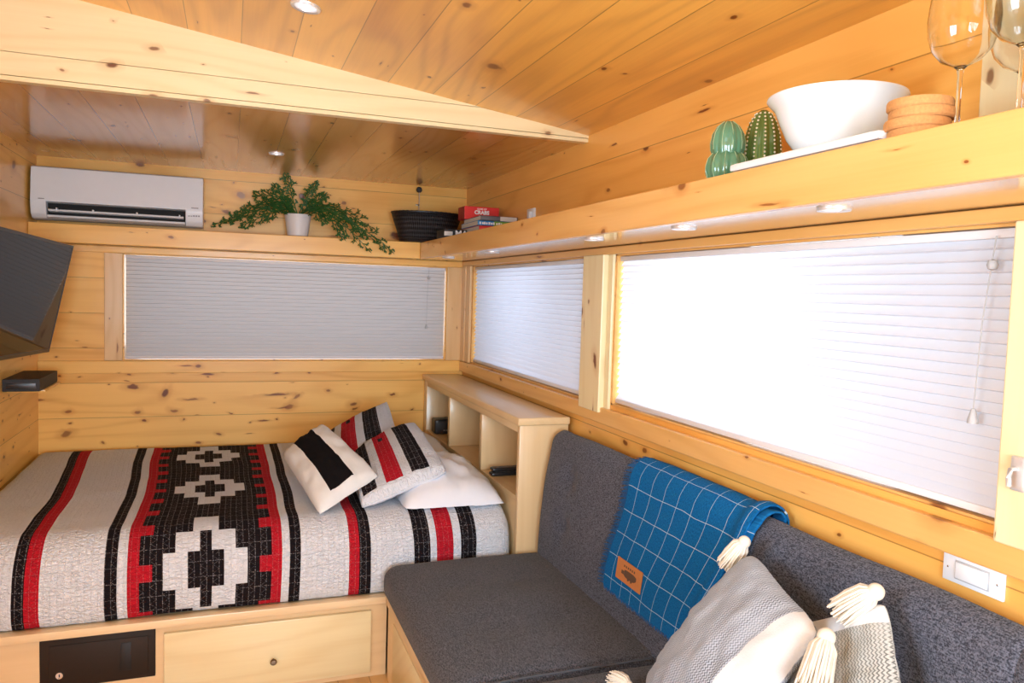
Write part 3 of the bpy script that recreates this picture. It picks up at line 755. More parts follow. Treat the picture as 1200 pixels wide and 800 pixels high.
# ------------------------------------------------------------------ bookcase headboard
t = thing('bookcase', 'low maple bookcase with three open cubbies at the head of the bed', 'bookcase', (-.12, -.84, ZF))
BX = -.243
bm = B(); box(bm, BX-.014, -.0255, -1.690, -.019, -.537, -.505, .006, 3); emit('top', bm, 'mapY', t)
bm = B(); box(bm, BX, -.0255, -1.675, -1.645, ZF+.001, -.538, .003); emit('end_panel', bm, 'mapZ', t)
bm = B(); box(bm, BX, -.0255, -.088, -.020, ZF+.001, -.538, .002); emit('end_panel', bm, 'mapZ', t)
bm = B(); box(bm, -.037, -.0255, -1.644, -.089, -.86, -.538); emit('back_panel', bm, 'mapY', t)
bm = B(); box(bm, BX+.001, -.038, -1.644, -.089, -.857, -.836); emit('cubby_floor', bm, 'mapY', t)
for y in (-.606, -1.170):
    bm = B(); box(bm, BX+.001, -.038, y, y+.036, -.8355, -.571, .002); emit('divider', bm, 'mapZ', t)
bm = B(); box(bm, BX+.001, BX+.02, -1.644, -.089, -.570, -.538, .001); emit('front_rail', bm, 'mapY', t)
bm = B(); box(bm, BX+.002, BX+.02, -1.644, -.089, ZF+.001, -.858); emit('base_panel', bm, 'mapY', t)
sp = thing('speaker', 'small black box speaker in the far cubby of the bookcase', 'speaker', (-.17, -.2, -.836))
bm = B(); rbox(bm, -.232, -.105, -.26, -.165, -.835, -.748, .012, (8, 8, 8)); emit('case', bm, 'black', sp)
bm = B(); box(bm, -.222, -.115, -.2625, -.258, -.818, -.762, .002); gr = emit('grille', bm, 'blackm', sp)
bm = B(); box(bm, -.182, -.168, -.264, -.262, -.815, -.809, .0005); box(bm, -.164, -.150, -.264, -.262, -.815, -.809, .0005); emit('buttons', bm, 'grey', gr)
def remote(label, x0, x1, y0, y1, z0, z1):
    t = thing('remote_control', label, 'remote control', ((x0+x1)/2, (y0+y1)/2, z0), 'black remotes in the bookcase')
    bm = B(); rbox(bm, x0, x1, y0, y1, z0, z1, min(.007, (z1-z0)*.45), (10, 6, 4)); emit('case', bm, 'black', t)
    bm = B()
    for i in range(5):
        for j in range(2): box(bm, x0+.02+i*.02, x0+.03+i*.02, y0+.010+j*.016, y0+.018+j*.016, z1-.0005, z1+.0015, .0006)
    emit('buttons', bm, 'bookgrey', t)
remote('black remote control lying on the floor of the nearest bookcase cubby', -.234, -.075, -1.315, -1.265, -.8355, -.818)
remote('black remote control resting on top of another one in the nearest cubby', -.228, -.068, -1.308, -1.260, -.8160, -.799)

# ------------------------------------------------------------------ bed base, safe, bed
t = thing('bed_platform', 'pale maple bed platform with a front drawer', 'bed base', (-1.3, -.85, ZF))
YF = -1.660
bm = B(); box(bm, XL+.001, BX-.006, -1.640, -.020, -1.212, -1.190); emit('deck', bm, 'mapX', t)
bm = B(); box(bm, XL+.001, -.783, -1.692, -1.641, -1.216, -1.187, .004); emit('front_lip', bm, 'mapX', t)
bm = B()
box(bm, XL+.001, -1.962, YF, YF+.02, ZF+.001, -1.2165); box(bm, -1.602, -.775, YF, YF+.02, ZF+.001, -1.2165)
box(bm, -1.962, -1.602, YF, YF+.02, ZF+.001, -1.40)
emit('front_panel', bm, wood('maple_front', 'X', 'Z', (.76, .54, .30), (.62, .40, .2), 0, 0, .36, 0, seed=8., grain=.5), t, False)
bm = B(); box(bm, -1.574, -.838, YF-.019, YF-.001, -1.489, -1.243, .003); dw = emit('drawer', bm, 'drawer', t)
bm = B(); lathe(bm, [(0, 0), (.005, 0), (.005, .012), (.011, .016), (.0125, .022), (.009, .028), (0, .029)], (0, 0, 0), 20)
bm.transform(Matrix.Translation((-1.201, YF-.019, -1.388)) @ Matrix.Rotation(PI/2, 4, 'X')); emit('knob', bm, 'bronze', dw)
t = thing('safe', 'dark brown metal safe set into the front of the bed platform', 'safe', (-1.78, YF, -1.40))
bm = B(); box(bm, -1.961, -1.603, YF-.004, YF+.20, -1.399, -1.2170, .002); emit('safe_body', bm, 'safe', t)
bm = B(); box(bm, -1.932, -1.626, YF-.0075, YF-.003, -1.384, -1.247, .0015); dr = emit('door', bm, 'safe', t)
bm = B(); box(bm, -1.7135, -1.6795, YF-.009, YF-.0065, -1.364, -1.263, .001); emit('display', bm, 'safed', dr)
bm = B(); lathe(bm, [(0, 0), (.013, 0), (.013, .003), (.011, .006), (.008, .006), (.0075, .004), (0, .004)], (0, 0, 0), 24)
bm.transform(Matrix.Translation((-1.901, YF-.0075, -1.351)) @ Matrix.Rotation(PI/2, 4, 'X')); lk = emit('lock', bm, 'chrome', dr)
bm = B(); box(bm, -1.903, -1.899, YF-.0122, YF-.0112, -1.356, -1.346); emit('keyhole', bm, 'safed', lk)

# quilt: one cloth over the mattress, its woven figure cut into the mesh along every colour edge
ZT = -.885
def bed_profile():
    P = [(-.030, -1.05), (-.030, -.97)]
    for k in range(9):
        a = PI/2*k/8; P.append((-.030-.08*(1-math.cos(a)), -.965+.08*math.sin(a)))
    P += [(-.3, ZT-.002), (-.6, ZT), (-1.0, ZT+.002), (-1.3, ZT+.002)]
    for k in range(13):
        a = PI/2*k/12; P.append((-1.520-.148*math.sin(a), ZT-.148*(1-math.cos(a))))
    P += [(-1.672, -1.10), (-1.668, -1.15), (-1.655, -1.180), (-1.640, -1.186)]
    return [Vector((0, y, z)) for y, z in P]
PR = bed_profile(); SL = [0.]
for a, b in zip(PR, PR[1:]): SL.append(SL[-1]+(b-a).length)
def prof_at(s):
    s = max(0, min(SL[-1], s))
    for i in range(len(PR)-1):
        if s <= SL[i+1]+1e-9:
            f = (s-SL[i])/(SL[i+1]-SL[i]); d = (PR[i+1]-PR[i]).normalized()
            return PR[i].lerp(PR[i+1], f), Vector((0, d.z, -d.y))
    return PR[-1], Vector((0, -1, 0))
def s_of(y=None, z=None):
    best = None
    for i in range(4000):
        s = SL[-1]*i/3999; p, _ = prof_at(s)
        e = abs(p.y-y) if y is not None and p.z > -.93 else (abs(p.z-z) if z is not None and p.y < -1.6 else 9)
        if best is None or e < best[0]: best = (e, s)
    return best[1]
S3 = s_of(z=-1.023); S2 = S3-.69; S1 = S2-.685
stripes = [(-2.040, -2.004, 'b'), (-2.004, -1.960, 'r'), (-1.764, -1.724, 'b'), (-1.692, -1.654, 'r'), (-1.654, -1.213, 'c'), (-1.213, -1.176, 'r'),
           (-1.148, -1.108, 'b'), (-.926, -.887, 'r'), (-.887, -.843, 'b'), (-.674, -.608, 'b'), (-.582, -.513, 'r'), (-.481, -.416, 'b')]
MX = -1.4375
def quilt_mat(x, s):
    for a, b, k in stripes:
        if a <= x < b:
            if k != 'c': return {'b': 1, 'r': 2}[k]
            if x < -1.654+.042 or x > -1.213-.042:
                d = (s-S3+.1725/2) % .1725-.1725/2
                return 2 if abs(d) < .030 else 1
            for sc in (S1, S2, S3):
                v = abs(s-sc); h = abs(x-MX)
                if v < .065: return 0 if .060 <= h < .140 else 1
                if v < .145: return 0 if .0195 <= h < .100 else 1
                if v < .255: return 0 if h < .043 else 1
            return 1
    return 0
xs = {-2.292, -.252}
for a, b, k in stripes: xs |= {a, b}
xs |= {-1.612, -1.255}
for h in (.0195, .043, .060, .100, .140): xs |= {MX-h, MX+h}
ss_ = {0., SL[-1]}
for sc in (S1, S2, S3):
    for v in (.065, .145, .255): ss_ |= {sc-v, sc+v}
k = 0
for i in range(-16, 4):
    for e in (-.030, .030):
        ss_.add(S3+i*.1725+e)
def densify(vals, step):
    v = sorted(vals); out = [v[0]]
    for a, b in zip(v, v[1:]):
        if b-a < 1e-4: continue
        m = max(1, int(math.ceil((b-a)/step)))
        out += [a+(b-a)*(q+1)/m for q in range(m)]
    return out
xs = densify(xs, .024); ss_ = densify([v for v in ss_ if 0 <= v <= SL[-1]], .02)
def quilt_pos(x, s):
    p, n = prof_at(s)
    drop = 0
    for e, r in ((-.252, .055), (-2.292, .07)):
        d = abs(x-e)
        if d < r: drop = max(drop, r-math.sqrt(max(0, r*r-(r-d)**2)))
    back = 1-sstep(0.2, SL[-1]*.62, s)
    xx = x-back*.075*min(1, max(0, (-1.12-x)/.9))*min(1, max(0, (x+2.292)/.2))
    wr = .0035*pnoise(Vector((x*5., s*7., .5)))+.0022*pnoise(Vector((x*17., s*14., 2.)))
    lat = .006*pnoise(Vector((x*2.2, s*3.5, 4.)))*min(1, (x+2.292)/.1, (-.252-x)/.1)
    q = p-n*(drop-wr)
    return Vector((xx+lat, q.y, q.z))
bed = thing('bed', 'bed under a white quilt with black and red stripes and stepped figures', 'bed', (-1.27, -.85, -1.19))
bm = B(); lay = bm.loops.layers.uv.verify()
grid = [[bm.verts.new(quilt_pos(x, s)) for x in xs] for s in ss_]
for i in range(len(ss_)-1):
    for j in range(len(xs)-1):
        f = bm.faces.new((grid[i][j], grid[i+1][j], grid[i+1][j+1], grid[i][j+1]))
        f.material_index = quilt_mat((xs[j]+xs[j+1])/2, (ss_[i]+ss_[i+1])/2)
        for l, (a, b) in zip(f.loops, ((i, j), (i+1, j), (i+1, j+1), (i, j+1))): l[lay].uv = (xs[b], ss_[a])
# side hems that close the ends
for jj in (0, len(xs)-1):
    col = [grid[i][jj] for i in range(len(ss_))]
    low = [bm.verts.new((v.co.x, min(-.05, max(-1.62, v.co.y)), max(-1.186, min(v.co.z-.02, -1.10)))) for v in col]
    for i in range(len(col)-1):
        f = bm.faces.new((col[i], col[i+1], low[i+1], low[i])); f.material_index = 0
        for l in f.loops: l[lay].uv = (l.vert.co.y, l.vert.co.z)
bmesh.ops.recalc_face_normals(bm, faces=bm.faces)
emit('quilt', bm, ['qw', 'qb', 'qr'], bed, True, 70)
bm = B(); rbox(bm, -2.280, -.270, -1.62, -.06, -1.1885, -.93, .05, (10, 10, 6)); emit('mattress', bm, 'sheet', bed)

# ------------------------------------------------------------------ pillows
def pillow(corners, thick, nu=26, nv=26, mat_of=None, ucuts=(), vcuts=(), pinch=.06, flange=0., wrinkle=.004, seed=0, sag=0., power=.42, rnd=.05, bot=1.):
    """corners A(u0v0) B(u1v0) C(u1v1) D(u0v1); front face lies on +normal. Returns one closed mesh with metre UVs"""
    A, Bc, Cc, D = [Vector(c) for c in corners]
    nrm = (Bc-A).cross(D-A).normalized()
    Lu = ((Bc-A).length+(Cc-D).length)/2; Lv = ((D-A).length+(Cc-Bc).length)/2
    us = densify(set([0., 1.]) | set(ucuts), 1/nu); vs = densify(set([0., 1.]) | set(vcuts), 1/nv)
    bm = B(); lay = bm.loops.layers.uv.verify()
    def pos(u, v, side):
        a, b = 2*u-1, 2*v-1
        uu = .5+.5*a*(1-pinch*(1-b*b)*abs(a)); vv = .5+.5*b*(1-pinch*(1-a*a)*abs(b))
        k_ = 1-rnd*(a*a*b*b)**2; uu = .5+(uu-.5)*k_; vv = .5+(vv-.5)*k_
        p = A.lerp(Bc, uu).lerp(D.lerp(Cc, uu), vv)
        ea, eb = min(1, (1-abs(a))/(1-flange) if False else (1-abs(a))*Lu/2), (1-abs(b))*Lv/2
        fa = max(0, 1-(max(0, abs(a)-0)/(1-2*flange/Lu if flange else 1))**2) if abs(a) < (1-2*flange/Lu if flange else 1) else 0
        fb = max(0, 1-(max(0, abs(b)-0)/(1-2*flange/Lv if flange else 1))**2) if abs(b) < (1-2*flange/Lv if flange else 1) else 0
        h = (fa*fb)**power
        w = wrinkle*pnoise(Vector((u*6+seed, v*6, side*3.)))+wrinkle*.6*pnoise(Vector((u*15+seed, v*13, side*5.)))
        w += wrinkle*1.2*pnoise(Vector((u*3, v*22+seed, 9.)))*(1-abs(b))**.5*(abs(a)**2)
        return p+nrm*(side*(thick/2*h*(1 if side > 0 else bot)+.0015)+w*(.3+h))-Vector((0, 0, sag))*(a*a*b*b)
    nU, nV = len(us), len(vs)
    top = [[bm.verts.new(pos(u, v, 1)) for u in us] for v in vs]; bot = [[bm.verts.new(pos(u, v, -1)) for u in us] for v in vs]
    def face(q, mi, uvs):
        f = bm.faces.new(q); f.material_index = mi
        for l, w in zip(f.loops, uvs): l[lay].uv = w
    for i in range(nV-1):
        for j in range(nU-1):
            uvs = [(us[b]*Lu, vs[a]*Lv) for a, b in ((i, j), (i, j+1), (i+1, j+1), (i+1, j))]
            mi = mat_of((us[j]+us[j+1])/2, (vs[i]+vs[i+1])/2) if mat_of else 0
            face((top[i][j], top[i][j+1], top[i+1][j+1], top[i+1][j]), mi, uvs)
            face((bot[i][j], bot[i+1][j], bot[i+1][j+1], bot[i][j+1]), mat_of(-1, -1) if mat_of else 0, [uvs[0], uvs[3], uvs[2], uvs[1]])
    for j in range(nU-1):
        for r in (0, nV-1):
            face((top[r][j], bot[r][j], bot[r][j+1], top[r][j+1]) if r == 0 else (top[r][j], top[r][j+1], bot[r][j+1], bot[r][j]), 0, [(us[j]*Lu, 0)]*4)
    for i in range(nV-1):
        for r in (0, nU-1):
            face((top[i][r], top[i+1][r], bot[i+1][r], bot[i][r]) if r == 0 else (top[i][r], bot[i][r], bot[i+1][r], top[i+1][r]), 0, [(0, vs[i]*Lv)]*4)
    bmesh.ops.recalc_face_normals(bm, faces=bm.faces)
    return bm
# white sleeping pillows lying at the headboard
t = thing('bed_pillow', 'plain white pillow lying at the headboard nearest the sofa', 'pillow', (-.5, -1.3, ZT))
bm = pillow([(-.70, -1.60, -.876), (-.266, -1.615, -.878), (-.262, -.90, -.872), (-.68, -.90, -.872)], .27, seed=3, pinch=.02, wrinkle=.016, power=.5, bot=.04)
emit('pillow_case', bm, 'sheet', t, True, 70)
t = thing('bed_pillow', 'plain white pillow tucked behind the striped shams by the far cubby', 'pillow', (-.5, -.5, ZT))
bm = pillow([(-.76, -.86, -.872), (-.262, -.86, -.872), (-.260, -.16, -.872), (-.72, -.16, -.872)], .22, seed=8, pinch=.05, wrinkle=.008, bot=.04)
emit('pillow_case', bm, 'sheet', t, True, 70)
# striped shams (u runs up the slope towards the headboard, v runs to the back wall)
def sham_mat(u, v):
    if u < 0: return 3
    if v < .045 or v > .97: return 0
    if .055 <= u < .225: return 1
    if .33 <= u < .52:
        return 1 if (.395 <= u < .455 and .68 <= v < .77) else 2
    if .62 <= u < .82: return 1
    return 0
SU, SV = (.055, .225, .33, .395, .455, .52, .62, .82), (.045, .68, .77, .97)
t = thing('pillow_sham', 'striped red black and white pillow sham at the back, against the pine wall', 'pillow', (-.7, -.6, ZT))
bm = pillow([(-1.000, -1.06, -.850), (-.600, -1.06, -.720), (-.550, -.45, -.600), (-.900, -.45, -.785)], .11, mat_of=sham_mat, ucuts=SU, vcuts=SV, seed=5, pinch=.03, flange=.02, wrinkle=.006)
emit('sham_cover', bm, ['qw', 'qb', 'qr', 'lining'], t, True, 70)
t = thing('pillow_sham', 'striped red black and white pillow sham in front, overlapping the plain white pillow', 'pillow', (-.7, -1.2, ZT))
bm = pillow([(-.868, -1.55, -.880), (-.490, -1.51, -.755), (-.500, -.93, -.650), (-.815, -.93, -.800)], .17, mat_of=sham_mat, ucuts=SU, vcuts=SV, seed=11, pinch=.02, flange=.0, wrinkle=.007, power=.30, bot=.35)
emit('sham_cover', bm, ['qw', 'qb', 'qr', 'lining'], t, True, 70)
t = thing('lumbar_pillow', 'oblong cream pillow with one wide black stripe, in front of the striped shams', 'pillow', (-.95, -1.3, ZT))
def lum(u, v):
    if u < 0: return 0
    return 1 if (.27 <= u < .66 and .07 <= v < .97) else 0
bm = pillow([(-1.032, -1.59, -.882), (-.770, -1.46, -.770), (-.953, -1.0, -.625), (-1.142, -1.05, -.752)], .14, mat_of=lum, ucuts=(.27, .66), vcuts=(.07, .97), seed=17, pinch=.04, wrinkle=.010, bot=.4, power=.38)
emit('pillow_cover', bm, ['qwhite', 'qflat'], t, True, 70)

# ------------------------------------------------------------------ sofa
sofa = thing('sofa', 'charcoal grey built-in sofa with tufted back and wooden base under the big window', 'sofa', (-.4, -2.9, ZF))
SY0, SYM, SY1, SY2 = -1.698, -2.685, -3.705, -4.45
bm = B(); box(bm, -.775, -.757, -4.5, -1.6935, ZF+.001, -1.2165); emit('base_panel', bm, wood('maple_side', 'Y', 'Z', (.78, .58, .34), (.64, .43, .22), 0, 0, .36, 0, seed=5., grain=.5), sofa, False)
bm = B(); box(bm, -.786, -.752, -4.5, -1.6935, -1.216, -1.187, .004); emit('base_rail', bm, wood('maple_rail', 'Y', 'X', (.80, .58, .34), (.62, .40, .2), 0, 0, .3, 0, seed=9., grain=.6), sofa)
bm = B(); box(bm, -.752, -.03, -4.5, -1.700, -1.216, -1.195); emit('seat_deck', bm, 'mapY', sofa, False)
bm = B(); box(bm, -.7775, -.7755, -2.62, -1.80, -1.47, -1.25, .0005); emit('base_drawer_front', bm, 'drawer', sofa)
def seat_def(y0, y1):
    def f(p):
        u = (p.x+.47)/.33; v = (p.y-(y0+y1)/2)/((y1-y0)/2)
        top = sstep(-1.15, -1.05, p.z)
        cr = .022*(1-min(1, u*u))*(1-min(1, v*v)) - .006
        dim = 0
        for bx_, by in ((-.58, .35), (-.36, .35), (-.58, -.35), (-.36, -.35)):
            d2 = ((p.x-bx_)**2+(v-by)**2*.2)/.006
            dim += .016*math.exp(-d2)
        nz = .003*pnoise(Vector((p.x*6, p.y*6, 1.)))
        q = p.copy(); q.z += top*(cr-dim+nz)
        q.x -= .010*math.sin(PI*min(1, max(0, (p.z+1.19)/.15)))*(1 if p.x < -.7 else 0)
        return q
    return f
for a, b, nm in ((SYM, SY0, ''), (SY1, SYM-.004, ''), (SY2, SY1-.004, '')):
    bm = B(); rbox(bm, -.795, -.10, a, b, -1.190, -1.045, .048, (26, 32, 12), seat_def(a, b)); emit('seat_cushion', bm, 'sofaseat', sofa, True, 75)
def back_front(z):                     # front surface of the backrest
    return -.170+.055*(z+1.06)/.5
def back_def(y0, y1):
    tufts = [(y0+(y1-y0)*f, z) for f in (.12, .37, .63, .88) for z in (-.70, -.88)]
    def f(p):
        q = p.copy()
        front = sstep(-.06, -.14, p.x)
        q.x += front*(.055*(p.z+1.06)/.5)
        bul = .016*math.sin(PI*min(1, max(0, (p.z+1.1)/.55)))
        dim = 0
        for ty, tz in tufts: dim += .024*math.exp(-(((p.y-ty)/.055)**2+((p.z-tz)/.045)**2))
        q.x += front*(-bul+dim+.003*pnoise(Vector((p.y*5, p.z*7, 3.))))
        q.z += .008*pnoise(Vector((p.y*3, 0, 7.)))*sstep(-.7, -.55, p.z)
        return q
    return f
for a, b in ((SY1-.030, SY0-.002), (SY2, SY1+.030)):
    bm = B(); rbox(bm, -.172, -.027, a, b, -1.14, -.545, .052, (14, 64, 30), back_def(a, b)); emit('backrest', bm, 'sofa', sofa, True, 75)
bm = B(); tube(bm, [(-.04, SY1, -.556), (-.078, SY1, -.556), (-.108, SY1, -.590), (-.124, SY1, -.66), (-.148, SY1, -.82), (-.165, SY1, -1.03)], .006, 8); emit('piping', bm, 'piping', sofa)
bm = B(); tube(bm, [(-.80, SYM-.002, -1.10), (-.775, SYM-.002, -1.056), (-.6, SYM-.002, -1.049), (-.2, SYM-.002, -1.049)], .0035, 8); emit('piping', bm, 'piping', sofa)

# ------------------------------------------------------------------ blanket over the backrest
def drape(s):
    """s: 0 behind at the wall ... 1 at the front hem; returns x,z of the backrest skin"""
    pts = [(-.0255, -.60), (-.029, -.555), (-.048, -.534), (-.075, -.531), (-.102, -.543), (-.122, -.572), (-.134, -.62), (-.148, -.70), (-.161, -.80), (-.174, -.90), (-.181, -.955)]
    L = [0]
    for a, b in zip(pts, pts[1:]): L.append(L[-1]+math.hypot(b[0]-a[0], b[1]-a[1]))
    d = s*L[-1]
    for i in range(len(pts)-1):
        if d <= L[i+1]+1e-9:
            f = (d-L[i])/(L[i+1]-L[i]); a, b = pts[i], pts[i+1]
            n = Vector((-(b[1]-a[1]), 0, (b[0]-a[0]))); n = Vector((b[1]-a[1], 0, -(b[0]-a[0]))).normalized()
            return Vector((a[0]+(b[0]-a[0])*f, 0, a[1]+(b[1]-a[1])*f)), n, L[-1]
    return Vector((pts[-1][0], 0, pts[-1][1])), Vector((-1, 0, 0)), L[-1]
DL = drape(0)[2]
def bl_pos(a, s, off=0.):
    """a: 0 left edge .. 1 right edge"""
    p, n, _ = drape(s)
    if n.z < -.2 or (n.x > 0 and s > .2): n = -n
    t_ = sstep(.25, 1., s)
    yl = -2.415+.055*t_+.010*math.sin(s*9); yr = -3.015+.155*t_
    y = yl+(yr-yl)*a
    w = .004+.004*pnoise(Vector((a*4, s*4, 2.)))+.008*max(0, pnoise(Vector((a*2.2+s, s*1.5, 5.))))
    # folded double edge at the right, a little thicker
    w += .012*sstep(.90, .95, a)*(1-.3*sstep(.97, 1., a))
    q = p+n*(w+off)+Vector((0, y, 0))
    if q.z < -.94: q.z = q.z
    hem = -.06*sstep(.6, 1., s)*(a-.5)*0
    return q+Vector((0, 0, hem))
bl = thing('throw_blanket', 'blue throw blanket with a white grid draped over the sofa back', 'blanket', (-.1, -2.7, -.6))
bm = B(); lay = bm.loops.layers.uv.verify(); NA, NS = 44, 56
fg = [[bm.verts.new(bl_pos(j/NA, i/NS, .006)) for j in range(NA+1)] for i in range(NS+1)]
bg = [[bm.verts.new(bl_pos(j/NA, i/NS, .0008)) for j in range(NA+1)] for i in range(NS+1)]
def q4(v, uvs):
    f = bm.faces.new(v)
    for l, w in zip(f.loops, uvs): l[lay].uv = w
for i in range(NS):
    for j in range(NA):
        uv = [(b/NA*.62, a/NS*DL) for a, b in ((i, j), (i+1, j), (i+1, j+1), (i, j+1))]
        q4((fg[i][j], fg[i+1][j], fg[i+1][j+1], fg[i][j+1]), uv); q4((bg[i][j], bg[i][j+1], bg[i+1][j+1], bg[i+1][j]), uv[:1]+uv[3:]+uv[2:3]+uv[1:2])
for i in range(NS):
    for j in (0, NA): q4((fg[i][j], bg[i][j], bg[i+1][j], fg[i+1][j]), [(j/NA*.62, i/NS*DL)]*4)
for j in range(NA):
    for i in (0, NS): q4((fg[i][j], fg[i][j+1], bg[i][j+1], bg[i][j]), [(j/NA*.62, i/NS*DL)]*4)
bmesh.ops.recalc_face_normals(bm, faces=bm.faces)
emit('blanket_cloth', bm, 'blanket', bl, True, 60)
# a second fold showing under the right edge
bm = B(); lay = bm.loops.layers.uv.verify()
rows = []
for i in range(NS+1):
    s = i/NS*.985; row = []
    for j in range(7):
        a = j/6
        q = bl_pos(1., s, 0.); p0, n0, _ = drape(s); y = q.y+.030-(.052)*a-.010*sstep(.3, 1, s)*a
        th = .007*math.sin(PI*min(1, a*.5+.5))+.001
        row.append(bm.verts.new((p0.x-(.010 if p0.z < -.56 else .002)+0*a - th*.5, y, p0.z+(.007 if p0.z > -.56 else 0))))
    rows.append(row)
for r1, r2 in zip(rows, rows[1:]):
    for j in range(6):
        f = bm.faces.new((r1[j], r2[j], r2[j+1], r1[j+1]))
        for l in f.loops: l[lay].uv = (.62+.03*l.vert.co.y, l.vert.co.z)
fd = emit('folded_edge', bm, 'blanket', bl, True, 60)
md = fd.modifiers.new('thick', 'SOLIDIFY'); md.thickness = .004
bm = B(); rr = random.Random(5)
for i in range(120):
    s = .12+.87*i/119; p = bl_pos(0., s, .004); L = .034+.020*rr.random()
    e = p+Vector((-.004*rr.random(), L, -.012*rr.random()-.004)); tube(bm, [p-Vector((0, .004, 0)), (p+e)/2+Vector((-.003*rr.random(), 0, .002)), e], [.0022, .0016, .0006], 4, False)
for i in range(150):
    a = i/149; p = bl_pos(a, 1., .003); L = .006+.008*rr.random()
    tube(bm, [p+Vector((0, 0, .003)), p+Vector((-.003*rr.random(), rr.uniform(-.004, .004), -L))], [.0018, .0006], 4, False)
emit('fringe', bm, 'fringe', bl)
# leather patch with a dark trailer-shaped print
def bl_at(y, z):
    best = None
    for i in range(60, 101):
        for j in range(0, 41):
            q = bl_pos(j/80, i/100, .0065); e = (q.y-y)**2+(q.z-z)**2
            if best is None or e < best[0]: best = (e, q)
    return best[1]
A0, A1, A2 = bl_at(-2.440, -.834), bl_at(-2.595, -.834), bl_at(-2.425, -.901)
xa = (A1-A0).normalized(); ya = (A0-A2); nn = xa.cross(ya).normalized(); nn = nn if nn.x < 0 else -nn
PM = frame((A0+A1)/2+(A2-A0)/2+nn*.0035, xa, nn.cross(xa))
pw, ph = (A1-A0).length/2, (A2-A0).length/2
bm = B(); rbox(bm, -pw, pw, -ph, ph, -.0015, .0015, .0012, (8, 6, 2)); bm.transform(PM); lp = emit('leather_patch', bm, 'leather', bl)
lp['label'] = 'tan leather patch with dark print'
bm = B(); rbox(bm, -pw*.34, pw*.62, -ph*.46, ph*.26, .0012, .0022, .0005, (10, 8, 2), lambda p: Vector((p.x, p.y*(1-.35*((p.x-pw*.1)/(pw*.45))**4), p.z)))
lathe(bm, [(0, .0012), (.006, .0012), (.006, .0021), (0, .0021)], (pw*.02, -ph*.44, 0), 14)
lathe(bm, [(0, .0012), (.006, .0012), (.006, .0021), (0, .0021)], (pw*.26, -ph*.44, 0), 14)
box(bm, -pw*.56, -pw*.36, -ph*.28, ph*.05, .0012, .0020); box(bm, -pw*.36, -pw*.28, -ph*.26, -ph*.18, .0012, .0020)
for i in range(6): box(bm, -pw*.42+i*pw*.16, -pw*.34+i*pw*.16, ph*.42, ph*.62, .0012, .0019)
bm.transform(PM); emit('print', bm, 'leatherd', lp)

# ------------------------------------------------------------------ sofa pillows with tassels
def tassel(bm, p, d, L=.085, R=.026, seed=0):
    """a knot and a skirt of yarn hanging along d"""
    r = random.Random(seed); p = Vector(p); d = Vector(d).normalized()
    x = d.orthogonal().normalized(); y = d.cross(x)
    tmp = bmesh.new(); bmesh.ops.create_uvsphere(tmp, u_segments=14, v_segments=10, radius=R*.62); add(bm, tmp, Matrix.Translation(p))
    for i in range(95):
        a = 2*PI*i/95*7.03; q = math.sqrt((i+.5)/95)
        o0 = (x*math.cos(a)+y*math.sin(a)); l = L*(.82+.25*r.random())
        m1 = p+d*L*.22+o0*R*.85*q; m2 = p+d*L*.6+o0*R*(1.0*q)+Vector((0, 0, -.004)); e = p+d*l+o0*R*1.12*q+Vector((r.uniform(-.004, .004), r.uniform(-.004, .004), -.010))
        tube(bm, [p+o0*R*.3*q, m1, m2, e], [.0028, .0034, .0032, .0018], 5, True)
def tpillow(label, corners, thick, m, band, tassels, seed, pinch=.07):
    A, Bc, Cc, D = [Vector(c) for c in corners]
    t = thing('throw_pillow', label, 'pillow', (sum(c[0] for c in corners)/4, sum(c[1] for c in corners)/4, -1.05))
    bm = pillow(corners, thick, 34, 34, mat_of=band, ucuts=(.12, .88, .72, .78), vcuts=(.12, .88, .82), seed=seed, pinch=pinch, wrinkle=.007, power=.5, rnd=.10, bot=.6)
    emit('pillow_cover', bm, [m, 'bandw'], t, True, 70)
    for k, (p, d, L, R) in enumerate(tassels):
        bm = B(); tassel(bm, p, d, L, R, seed+k); emit('tassel', bm, 'tassel', t, True, 80)
    return t
# u along the top edge from left (towards the bed) to right (towards the camera); v from bottom to top
g1 = [(-.375, -2.925, -.985), (-.475, -3.330, -1.005), (-.285, -3.455, -.620), (-.205, -3.125, -.570)]
tpillow('grey chevron throw pillow with cream end band and tassels, next to the blue blanket', g1, .15, 'chev',
        lambda u, v: 1 if u > .78 else 0,
        [((-.212, -3.10, -.570), (-.25, .35, -.60), .072, .024), ((-.300, -3.468, -.628), (-.62, -.30, -.95), .100, .028), ((-.395, -2.905, -.990), (-.3, .9, .1), .06, .018)], 21)
g2 = [(-.300, -3.420, -1.030), (-.270, -3.685, -.860), (-.185, -3.500, -.545), (-.205, -3.225, -.720)]
tpillow('sage grey woven throw pillow with a cream corner band, behind the grey chevron pillow', g2, .10, 'chev2',
        lambda u, v: 1 if v > .88 else 0,
        [((-.196, -3.478, -.548), (-.45, .62, -.60), .082, .027)], 33)

